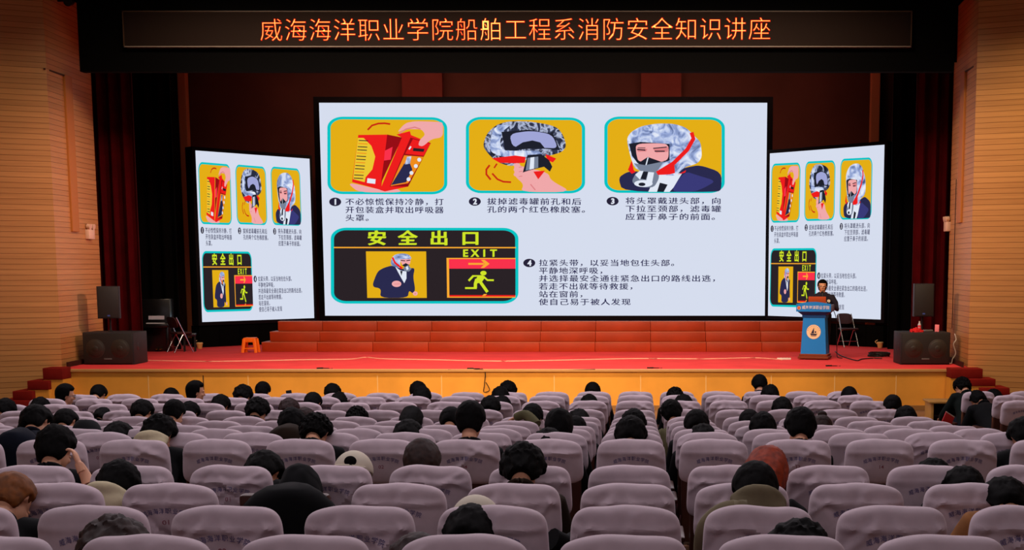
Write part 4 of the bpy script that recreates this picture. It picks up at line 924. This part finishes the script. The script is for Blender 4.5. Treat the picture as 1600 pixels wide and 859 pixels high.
# ---------------------------------------------------------------- audience census: row, column, head pixel, hair, colours
# (row, col, x, y, hair style, hair colour, clothes, extra, description)
B_ = 'black'
CENSUS = [
 (1, -13, 101, 599, 'short', B_, 'black', 'R glasses', 'person in glasses turned sideways'), (0, -13, 152, 601, 'short', B_, 'black', '', 'person with round short black hair'),
 (2, -13, 63, 622, 'full', B_, 'black', '', 'person with dark hair dipping low'), (3, -13, 8, 624, 'full', B_, 'black', 'R', 'person with black hair glancing sideways'),
 (8, -8, 44, 638, 'full', B_, 'navy', 'drape', 'large black-haired person in a dark jacket'), (6, -9, 93, 641, 'short', B_, 'black', '', 'person with neat short black hair'),
 (7, -9, 5, 657, 'full', B_, 'black', '', 'person with thick black hair half out of view'), (7, -8, 134, 658, 'cap', B_, 'green', '', 'person in a flat dark cap'),
 (8, -7, 136, 667, 'full', B_, 'black', '', 'person with black hair leaning sideways'), (10, -6, 84, 667, 'full', B_, 'black', 'cheek', 'person resting the cheek on one hand'),
 (3, -11, 159, 638, 'full', B_, 'black', '', 'person with dark hair bowed low'), (0, -11, 262, 607, 'short', B_, 'grey', 'R', 'person with cropped hair and light collar'),
 (1, -10, 305, 594, 'short', B_, 'black', 'R', 'tall short-haired person facing sideways'), (1, -9, 377, 601, 'fluffy', B_, 'black', '', 'person with tousled black hair'),
 (0, -9, 410, 596, 'short', B_, 'black', 'phone', 'person holding a phone up'), (2, -9, 343, 618, 'full', B_, 'black', '', 'person with smooth black hair'),
 (4, -9, 216, 627, 'full', B_, 'black', '', 'person with rounded black hair'), (5, -8, 271, 624, 'short', B_, 'white', '', 'person with shaved nape and white collar'),
 (3, -9, 293, 629, 'full', B_, 'black', '', 'person with black hair half hidden'), (9, -6, 243, 648, 'fluffy', B_, 'black', 'hood:cream', 'person with bushy hair and cream hood'),
 (4, -7, 399, 621, 'fluffy', B_, 'black', '', 'person with wavy black hair'), (0, -7, 513, 602, 'full', B_, 'black', '', 'person with black hair tilted over'),
 (1, -7, 530, 614, 'full', B_, 'black', '', 'person leaning over with dark hair'), (2, -7, 487, 613, 'short', B_, 'black', '', 'person with domed black hair'),
 (3, -7, 449, 624, 'full', 'reddish', 'black', '', 'person with reddish brown hair'), (7, -5, 450, 640, 'full', B_, 'brown', 'drape', 'person in a brown jacket bent over'),
 (4, -6, 472, 639, 'full', 'reddish', 'black', '', 'person with dark reddish hair half hidden'), (9, -4, 489, 644, 'spiky', B_, 'black', 'tall', 'person with tall tousled black hair'),
 (4, -5, 553, 634, 'spiky', B_, 'black', '', 'person with spiky black hair and bare neck'), (0, -5, 648, 598, 'full', B_, 'black', '', 'person with rounded dark hair'),
 (1, -5, 659, 605, 'full', B_, 'black', '', 'person with low dark hair'), (5, -4, 643, 636, 'long', B_, 'black', '', 'person with long black hair'),
 (8, -3, 624, 660, 'full', B_, 'black', '', 'person with black hair sunk low'), (6, -3, 704, 636, 'short', B_, 'olive', 'back', 'person hunched in an olive top'),
 (9, -2, 735, 626, 'short', B_, 'black', 'tall', 'tall person sitting upright, black hair'), (3, -3, 766, 620, 'full', B_, 'black', '', 'person with dark hair tilted over'),
 (2, -3, 784, 620, 'full', B_, 'black', '', 'person with dark hair mostly hidden'), (1, -3, 779, 605.5, 'full', B_, 'black', '', 'person with plain black hair'),
 (0, -3, 791, 595, 'fluffy', B_, 'black', '', 'person with full round black hair'), (5, -2, 835, 631, 'short', B_, 'olive', 'arm', 'person in olive stretching an arm sideways'),
 (8, -1, 873, 640, 'bob', B_, 'black', '', 'person with a black bob'), (6, -1, 900, 650, 'short', B_, 'black', 'R', 'person in profile with short hair'),
 (4, -1, 901, 641, 'full', B_, 'black', '', 'person with black hair behind another'), (9, -1, 850, 672, 'full', B_, 'black', 'R', 'person bowed with cheek showing'),
 (0, -1, 925, 597, 'short', B_, 'black', '', 'person with a round black head of hair'), (2, -1, 920, 617.5, 'full', B_, 'black', '', 'person slumped almost out of sight'),
 (9, 0, 985, 653, 'full', B_, 'navy', '', 'person with wide black hair'), (6, 0, 990, 641, 'full', B_, 'black', '', 'person with black hair behind a wider head'),
 (1, 1, 1054, 604, 'spiky', B_, 'black', '', 'person with messy black hair'), (2, 1, 1071, 618, 'full', B_, 'black', '', 'person slouched low with dark hair'),
 (4, 1, 1048, 626, 'full', B_, 'olive', '', 'person in olive leaning into the gap'), (7, 1, 1088, 640, 'short', B_, 'black', 'R', 'person with rounded hair and visible ear'),
 (8, 1, 1099, 665, 'full', B_, 'black', '', 'person sunk low with black hair'), (0, 3, 1187, 585, 'short', B_, 'black', '', 'tall person with short black hair'),
 (1, 3, 1206, 602.5, 'full', B_, 'black', '', 'person with thick black hair'), (3, 3, 1223, 622, 'full', B_, 'black', '', 'person with sleek black hair'),
 (5, 2, 1172, 640, 'short', B_, 'black', '', 'person with short hair behind another'), (7, 2, 1192, 646, 'full', B_, 'black', '', 'person with broad black hair'),
 (1, 5, 1328, 604, 'short', B_, 'black', 'R', 'person with cropped black hair'), (3, 5, 1396, 617, 'short', B_, 'black', '', 'person with round black hair by the aisle'),
 (4, 5, 1418, 636, 'full', B_, 'black', '', 'person with flat black hair'), (9, 2, 1252, 639, 'full', B_, 'black', '', 'black-clad person with smooth black hair'),
 (6, 3, 1286, 649, 'bun', 'brown', 'black', '', 'person with brown hair tied up'), (4, 3, 1257, 638, 'full', B_, 'black', '', 'person with hair half hidden by another'),
 (9, 5, 1603, 655, 'full', B_, 'black', '', 'person with long dark hair by the aisle'), (11, -5, 185, 723, 'full', B_, 'black', 'hood:cream', 'person in black with cream hood, bowed'),
 (12, -5, 6, 740, 'short', 'tinted', 'black', '', 'person with dyed orange-brown hair'), (14, -3, 136, 815, 'fluffy', 'brown', 'black', '', 'person with big brown-black hair'),
 (10, -4, 402, 708, 'full', B_, 'black', '', 'person with black hair bent aside'), (11, -3, 462, 725, 'hoodup', B_, 'black', 'drape back', 'person hunched in a black hooded jacket'),
 (10, -3, 552, 709, 'creamcap', B_, 'navy', '', 'person in a cream baseball cap'), (10, -2, 650, 690, 'bob', 'brown', 'black', '', 'person with smooth chestnut hair'),
 (11, -1, 815, 692, 'fluffy', B_, 'brown', '', 'person with fluffy black hair and bare neck'), (12, -1, 742, 780, 'creamcap', B_, 'black', 'screenphone', 'person in a cream cap with bright phone'),
 (13, -1, 718, 796, 'full', B_, 'black', '', 'person with broad flat black hair'), (14, -1, 612, 848, 'full', 'reddish', 'black', '', 'person with brown hair just showing'),
 (12, 1, 1184, 722, 'short', B_, 'beige', 'back drape', 'person in a beige hooded sweatshirt'), (11, 1, 1210, 702, 'long', 'orange', 'black', '', 'person with long orange dyed hair'),
 (11, 3, 1532, 737, 'full', B_, 'black', '', 'person with black hair low over chair'), (10, 3, 1487, 726, 'full', B_, 'black', '', 'person barely showing dark hair'),
 (12, 3, 1596, 754, 'full', B_, 'tan', '', 'person in a tan top near the frame edge'), (14, 1, 1264, 815, 'fluffy', B_, 'black', '', 'person with huge round black hair'),
]
def rowword(r): return 'row nearest the camera' if r == 14 else ORD[r] + ' row from the stage'
def endword(k): return ORD[5 - k] + ' from lectern-side end'
OCC = {}
for c in CENSUS: OCC[c[0], c[1]] = c
for r, (k0, k1) in enumerate(KR + [(0, -1)]):
    ks = list(range(k0, k1 + 1)) if r < 14 else [c[1] for c in CENSUS if c[0] == 14]
    for k in ks:
        X = XO + k * PITCH; Y, z = row_pos(r, X); oc = OCC.get((r, k))
        state = 'occupied' if oc else 'empty'
        hidden = (r, k) in ((11, -3), (8, -8), (7, -5))
        lab = '%s lilac-covered chair, %s, %s' % (state, rowword(r), endword(k)) if not hidden else 'chair hidden under its occupant\'s jacket, %s, %s' % (rowword(r), endword(k))
        CHAIRS[r, k] = (chair(r, k, X, Y, z, 0, lab, wrinkle(r), True, (r, k) not in ((11, -3), (8, -8), (7, -5))), X, Y, z)
# chairs of the side block beyond the aisle
SIDE = []
for q, (r, px, lab) in enumerate(((0, 1524, 'lilac-covered chair with someone leaning on it, beyond the aisle by the front-row desk'), (0, 1596, 'lilac-covered chair at the frame edge beside the front-row desk occupant'), (1, 1573, 'lilac-covered chair beyond the aisle occupied by a sideways person in black'), (2, 1588, 'lilac-covered chair with dark wooden back beyond the aisle, rearmost of its block'))):
    Y, z = ROWS[r]; X = (px - PX) * Y / FPX * 1.01
    SIDE.append((chair(r, q, X, Y, z, 0.22, lab, 0 if q != 2 else 1, False), X, Y, z))

def person(X, Y, z, px, py, style, hairc, cloth, extra, label, rz=0.0):
    cand = [PROFILE[1]] + POSES if 'R' in extra else POSES
    if 'back' in extra: cand = POSES[3:5]
    if style in ('creamcap', 'cap'): cand = [SLOUCH, POSES[1], POSES[2]]
    best = None
    for P in cand:
        for sc in (1.0, .97, 1.03, .94, 1.06):
            g = at(px, py, Y + P.topy * sc); h = g.z - z
            hairadd = .02 if style in ('fluffy', 'spiky') else (.03 if style == 'hoodup' else 0)
            er = abs((P.top + hairadd) * sc - h) + abs(sc - 1) * .25 + (0 if ('R' not in extra or P is PROFILE[1]) else .05)
            if best is None or er < best[0]: best = (er, P, sc, g, (P.top + hairadd) * sc - h)
    er, P, sc, g, dz = best
    dx = max(-.36, min(.36, g.x - X)); ph = math.asin(max(-.45, min(.45, dx * .75 / (.68 * sc)))); shift = dx - math.sin(ph) * .68 * sc
    drop = (1 - math.cos(ph)) * .75 * sc
    dzz = max(-.14 if 'cap' in style else -.05, min(.06, -dz + drop))
    e = empty('person', (X + shift, Y, z), rz, label=label, cat='person', group='seated audience')
    e.rotation_euler = (0, ph, rz); e.scale = (sc, sc, sc)
    # lean pivots at the seat, not at the floor
    piv = Vector((0, 0, .5 * sc)); R = Matrix.Rotation(ph, 3, 'Y'); e.location = e.location + (piv - R @ piv) + Vector((0, 0, dzz))
    link('body', P.body, e); link('jacket', P.jacket, e, CLOTH[cloth]); link('trousers', P.trousers, e, CLOTH['navy' if cloth != 'navy' else 'black']); link('collar', P.collar, e, CLOTH['white' if 'collar' in label else cloth])
    def headpart(nm, me, m_=None):
        o = link(nm, me, e, m_); o.matrix_local = P.H; return o
    if style == 'hoodup': headpart('hood', HOODUP, CLOTH[cloth])
    elif style == 'cap': headpart('hair', HAIR['under']); headpart('cap', CAP[1])
    elif style == 'creamcap': headpart('hair', HAIR['under']); headpart('cap', CAP[0])
    else: headpart('hair', HAIR[style], HAIRC[hairc])
    if 'hood:' in extra or 'back drape' in extra: link('hood', P.hood, e, CLOTH['cream' if 'hood:' in extra else cloth])
    if 'glasses' in extra:
        m = MB()
        for s in (-1, 1):
            m.loft([(s * .036 + .024 * math.cos(t_ * math.pi / 8), .101, .004 + .020 * math.sin(t_ * math.pi / 8)) for t_ in range(17)], [.0028] * 17, 6)
            m.loft([(s * .06, .10, .008), (s * .082, .03, .006), (s * .08, -.02, .0)], [.0026] * 3, 6)
        m.loft([(-.012, .103, .006), (.012, .103, .006)], [.0026] * 2, 6); headpart('glasses', m.mesh('glasses', mat('glasses_frame', (120, 120, 125), 0.3, 0.5, 1.0)))
    return e, P, Matrix.LocRotScale(e.location, e.rotation_euler, e.scale)
def bare_arm(e, M, pts, cloth, fwd, up, s, bare=False):   # an extra raised forearm: sleeve and hand, in the person's own frame
    I = M.inverted(); L_ = [I @ Vector(p) for p in pts]
    MB().loft(curve_pts(L_[:-1], 5), [(.055 if not bare else .040) - .014 * i / (5 * (len(L_) - 2)) for i in range(5 * (len(L_) - 2) + 1)], 12).build('sleeve', CLOTH[cloth] if not bare else M_SKIN, e)
    m = MB(); w = L_[-2]; d_ = (L_[-1] - L_[-2]).normalized(); m.loft([w - d_ * .05, w + d_ * .01], [.028, .026], 10); hand_shapes(m, w, d_, I.to_3x3() @ Vector(up), s, .9, .7); h = link('hand', fuse(m, .005, 1), e)
PEOPLE = {}
for (r, k, px, py, style, hc, cloth, extra, desc) in CENSUS:
    _, X, Y, z = CHAIRS[r, k]
    lab = '%s, %s row, %s' % (desc, ORD[r], endword(k))
    PEOPLE[r, k] = person(X, Y, z, px, py, style, hc, cloth, extra, lab)
for (q, px, py, style, cloth, desc, extra) in ((0, 1528, 589, 'spiky', 'green', 'person in dark green jacket leaning on chair beyond the aisle by the desk', ''), (1, 1576, 609, 'full', 'black', 'person with bowed black hair beyond the aisle in the frame edge chair', ''), (2, 1551, 611, 'full', 'black', 'person in black turned sideways beyond the aisle in front of the rearmost chair', 'R')):
    _, X, Y, z = SIDE[q]; PEOPLE['s', q] = person(X, Y, z, px, py, style, B_, cloth, extra, desc, 0.22)
# raised arms, phones
e, P, M = PEOPLE[0, -9]; Y = ROWS[0][0] - .3
bare_arm(e, M, [at(418, 632, Y + .3), at(434, 634, Y + .35), at(448, 625, Y + .35), at(452, 619, Y + .35)], 'black', 0, (0, -1, 0), 1)
g = at(452.5, 623, Y + .33); ph = empty('smartphone', g, 0.1, label='dark smartphone held upright in a raised hand near the stage', cat='phone')
MB().box((0, 0, .04), (.075, .009, .155), .004, R=Matrix.Rotation(-.15, 3, 'Y')).build('case', M_PLAST, ph); MB().box((0, .0055, .04), (.066, .002, .14), R=Matrix.Rotation(-.15, 3, 'Y')).build('screen', mat('dark_glass', (20, 22, 30), 0.1), ph)
e, P, M = PEOPLE[5, -2]; Y = ROWS[5][0] + .2
bare_arm(e, M, [at(838, 664, Y), at(822, 648, Y + .1), at(806, 652, Y + .15), at(796, 657, Y + .2)], 'olive', 0, (0, 0, 1), 1)
e, P, M = PEOPLE[10, -6]; Y = ROWS[10][0]
bare_arm(e, M, [at(139, 757, Y + .22), at(133, 742, Y + .24), at(124, 726, Y + .24), at(117, 708, Y + .26)], 'black', 0, (1, 0, 0), -1, True)
e, P, M = PEOPLE[12, 3]; Y = ROWS[12][0]
bare_arm(e, M, [at(1572, 806, Y + .16), at(1548, 815, Y + .20), at(1534, 834, Y + .32), at(1530, 848, Y + .42)], 'tan', 0, (0, 0, 1), 1)
e, P, M = PEOPLE[12, -1]; Y = ROWS[12][0]
bare_arm(e, M, [at(862, 842, Y + .2), at(884, 850, Y + .25), at(898, 842, Y + .34), at(908, 832, Y + .40)], 'black', 0, (0, 0, 1), 1)
g = at(910, 826, Y + .38); ph = empty('smartphone', g, -0.25, label='smartphone with glowing white screen held low between chairs', cat='phone')
Rp = Matrix.Rotation(-0.9, 3, 'X')
MB().box((0, 0, 0), (.08, .16, .009), .004, R=Matrix.Rotation(0.7, 3, 'X')).build('case', M_PLAST, ph)
q = MB().box((0, 0, .0052), (.072, .145, .001)); [q.v.__setitem__(i, tuple(Matrix.Rotation(0.7, 3, 'X') @ Vector(v))) for i, v in enumerate(q.v)]; q.build('screen', emit('phone_glow', (190, 195, 235), 1.0), ph)
q = MB().box((0, -.058, .0065), (.07, .026, .001)); [q.v.__setitem__(i, tuple(Matrix.Rotation(0.7, 3, 'X') @ Vector(v))) for i, v in enumerate(q.v)]; q.build('red_bar', emit('phone_red', (230, 40, 50), 1.0), ph)
# jackets worn loose, hanging back over the chair
def loose_coat(pk, ck, cloth, wid, top, dx=0.0, low=.5):
    e, P, M = PEOPLE[pk]; X, Y, z = (CHAIRS[ck] if isinstance(ck, tuple) else SIDE[ck])[1:]
    I = M.inverted(); m = MB(); pts, rad = [], []
    for t, k, th in ((top + .02, .20, .6), (top + .01, .38, .75), (top - .02, .56, .9), (top - .07, .74, 1), (top - .14, .90, 1), (top - .26, 1.0, 1), (low, 1.05, 1)):
        pts.append(I @ Vector((X + dx, Y - .05 + lean(t), z + t))); rad.append((wid * k, .135 * th))
    m.loft(pts, rad, 28)
    m.v = [tuple(Vector(v) + Vector((0, .016 * noise.noise(Vector(v) * 7), .010 * noise.noise(Vector(v) * 6 + Vector((5, 0, 0)))))) for v in m.v]
    m.build('coat', CLOTH[cloth], e)
loose_coat((8, -8), (8, -8), 'navy', .21, 1.08, -.05)
loose_coat((7, -5), (7, -5), 'brown', .23, 1.085, .02)
loose_coat((11, -3), (11, -3), 'black', .31, 1.05, .03)
e, P, M = PEOPLE[12, 1]; Y = ROWS[12][0]
bare_arm(e, M, [at(1166, 800, Y + .12), at(1132, 802, Y + .12), at(1104, 826, Y + .16), at(1098, 868, Y + .24), at(1104, 890, Y + .3)], 'beige', 0, (0, 0, 1), -1)
# front-row desk by the aisle
a = at(1455, 627, 19.9); zd = .76
dk = empty('front_row_desk', (a.x, 19.9, 0), label='wooden front-row desk with open dark shelf below the side stairs', cat='desk')
M_DESK = mat('desk_wood', (206, 150, 72), 0.4, 0.4, var=0.15, scale=5); zt_ = a.z
MB().box((.62, .22, zt_ - .015), (1.30, .48, .03), .006).build('top', M_DESK, dk)
for x_ in (.02, 1.22): MB().box((x_, .22, (zt_ - .03) / 2), (.04, .44, zt_ - .03), .005).build('end_panel', M_DESK, dk)
MB().box((.62, .43, (zt_ - .03) / 2), (1.16, .02, zt_ - .03)).build('front_panel', mat('dark_desk_inside', (40, 26, 18)), dk)
MB().box((.62, .24, zt_ - .22), (1.16, .36, .02)).build('shelf', mat('dark_desk_inside', (40, 26, 18)), dk)
g = at(1479, 660, ROWS[3][0] + 1.2)
bk = empty('book', at(1480, 658, 17.2), 0.5, label='red-covered book with pale pages held by the aisle', cat='book')
MB().box((0, 0, 0), (.16, .015, .20), .003, R=Matrix.Rotation(.5, 3, 'Y')).build('cover', mat('red_book', (190, 36, 40), 0.5), bk); MB().box((.045, 0, .085), (.15, .022, .012), R=Matrix.Rotation(.5, 3, 'Y')).build('pages', mat('paper_pages', (220, 205, 190)), bk)

# ---------------------------------------------------------------- the lecturer
def lecturer():
    X, Y = at(1284.5, 480, 30.12).x, 30.12
    e = empty('person', (X, Y, SZ), math.pi - 0.12, label='person in a dark navy jacket speaking into a microphone at the lectern', cat='person')
    e.scale = (1.07, 1.05, 1.0)
    bd, jk, tr = MB(), MB(), MB(); N_ = Vector((0, .02, 1.42)); H = Matrix.Translation((0.0, .035, 1.575)) @ Matrix.Rotation(-.12, 4, 'X') @ Matrix.Scale(1.06, 4)
    head_shapes(bd, H); bd.loft([N_ - Vector((0, 0, .05)), N_ + Vector((0, .01, .04)), H @ Vector((0, -.015, -.05))], [(.066, .06), (.06, .058), (.058, .06)], 14)
    bd.loft([(0, 0, .88), (0, 0, 1.0), (0, .01, 1.2), (0, .01, 1.36), (0, .01, 1.42)], [(.155, .11), (.15, .105), (.17, .11), (.17, .09), (.07, .06)], 16)
    jk.loft([(0, 0, .84), (0, 0, .95), (0, .005, 1.08), (0, .01, 1.22), (0, .01, 1.34), (0, .01, 1.405), (0, .012, 1.445)], [(.19, .135), (.19, .135), (.185, .13), (.205, .135), (.20, .12), (.125, .085), (.078, .07)], 20)
    arms = {-1: ((-.225, .01, 1.34), (-.30, .08, 1.07), (-.05, .25, 1.215)), 1: ((.225, .01, 1.34), (.31, .10, 1.08), (.22, .34, 1.13))}
    for s, (sh, el, wr) in arms.items():
        sh, el, wr = map(Vector, (sh, el, wr)); sh2 = sh - Vector((s * .05, 0, 0))
        bd.loft([sh2, (sh + el) / 2, el, (el + wr) / 2, wr], [.05, .046, .04, .036, .027], 10)
        jk.loft([sh2 - Vector((s * .04, 0, 0)), sh2, (sh + el) / 2, el, (el + wr) / 2, wr - (wr - el) * .08], [.075, .08, .066, .06, .054, .045], 14)
        if s < 0: hand_shapes(bd, wr, (.5, .4, .75), (.5, -.8, 0), -1, 1.0, 1.3)
        else: hand_shapes(bd, wr, (-.2, 1, -.1), (0, 0, 1), 1)
    for s in (-1, 1):
        hp, kn, an = Vector((s * .095, 0, .90)), Vector((s * .10, .03, .48)), Vector((s * .105, 0, .09))
        bd.loft([hp, (hp + kn) / 2, kn, (kn + an) / 2, an], [.08, .07, .052, .046, .034], 12)
        tr.loft([hp + Vector((0, 0, .07)), hp, (hp + kn) / 2, kn, (kn + an) / 2, an - Vector((0, 0, .03))], [.10, .105, .09, .07, .064, .062], 14)
        f = MB().loft([(s * .105, -.08, .045), (s * .105, 0, .055), (s * .11, .10, .04), (s * .112, .18, .028)], [(.036, .044), (.042, .052), (.046, .038), (.032, .026)], 12); f.build('shoe', mat('black_leather', (22, 20, 20), 0.35, 0.5), e)
    tr.loft([(0, 0, .86), (0, 0, .99)], [(.165, .12), (.17, .125)], 16)
    link('body', fuse(bd, .007, 2), e); link('jacket', fuse(jk, .012, 4), e, mat('navy_uniform', (30, 28, 44), 0.8)); link('trousers', fuse(tr, .014, 4), e, mat('black_trousers', (20, 19, 24), 0.85))
    h = link('hair', HAIR['short'], e); h.matrix_local = H
    m = MB()
    for s in (-1, 1): m.loft([(s * .036 + .026 * math.cos(t * math.pi / 8), .103, .002 + .019 * math.sin(t * math.pi / 8)) for t in range(17)], [.002] * 17, 6); m.loft([(s * .062, .10, .006), (s * .082, .03, .005), (s * .08, -.02, 0)], [.002] * 3, 6)
    m.loft([(-.011, .104, .005), (.011, .104, .005)], [.002] * 2, 6); q = m.build('glasses', mat('glasses_frame', (120, 120, 125)), e); q.matrix_local = H
    m = MB()
    for s in (-1, 1): m.ell((s * .033, .084, .002), (.013, .006, .006)); m.ell((s * .033, .0895, .002), (.005, .003, .005), 1)
    q = m.build('eyes', [M_WHITE, mat('dark_iris', (24, 16, 12))], e); q.matrix_local = H
    for sx, me in ((.115, MB().box((.115, .142, 1.235), (.10, .008, .030), .003)),): me.build('name_badge', mat('badge_pink', (230, 180, 175)), e)
    MB().cyl((-.13, .128, 1.25), (-.13, .14, 1.25), .034, n=18).build('round_badge', mat('badge_cream', (232, 220, 200)), e)
    mic = empty('microphone', (X, Y, SZ), math.pi - 0.12, label='black handheld microphone at the mouth of the lecturer', cat='microphone')
    a_, b_ = Vector((-.02, .285, 1.25)), Vector((.0, .21, 1.42))
    MB().cyl(a_ - (b_ - a_) * .3, b_, .014, .018).build('handle', M_PLAST, mic); MB().ell(b_ + (b_ - a_).normalized() * .02, (.028, .028, .030)).build('head', mat('mic_mesh', (60, 60, 62), 0.4, 0.5, 0.8), mic)
    P_ = [(-.03, .29, 1.16), (-.10, .30, 1.08), (-.20, .22, 1.10), (-.30, .14, .9), (-.33, .10, .5), (-.34, .08, .1), (-.36, .12, .015), (-.45, .3, .012)]
    tube(curve_pts(P_, 6), .008).build('cord', M_BC, mic)
lecturer()
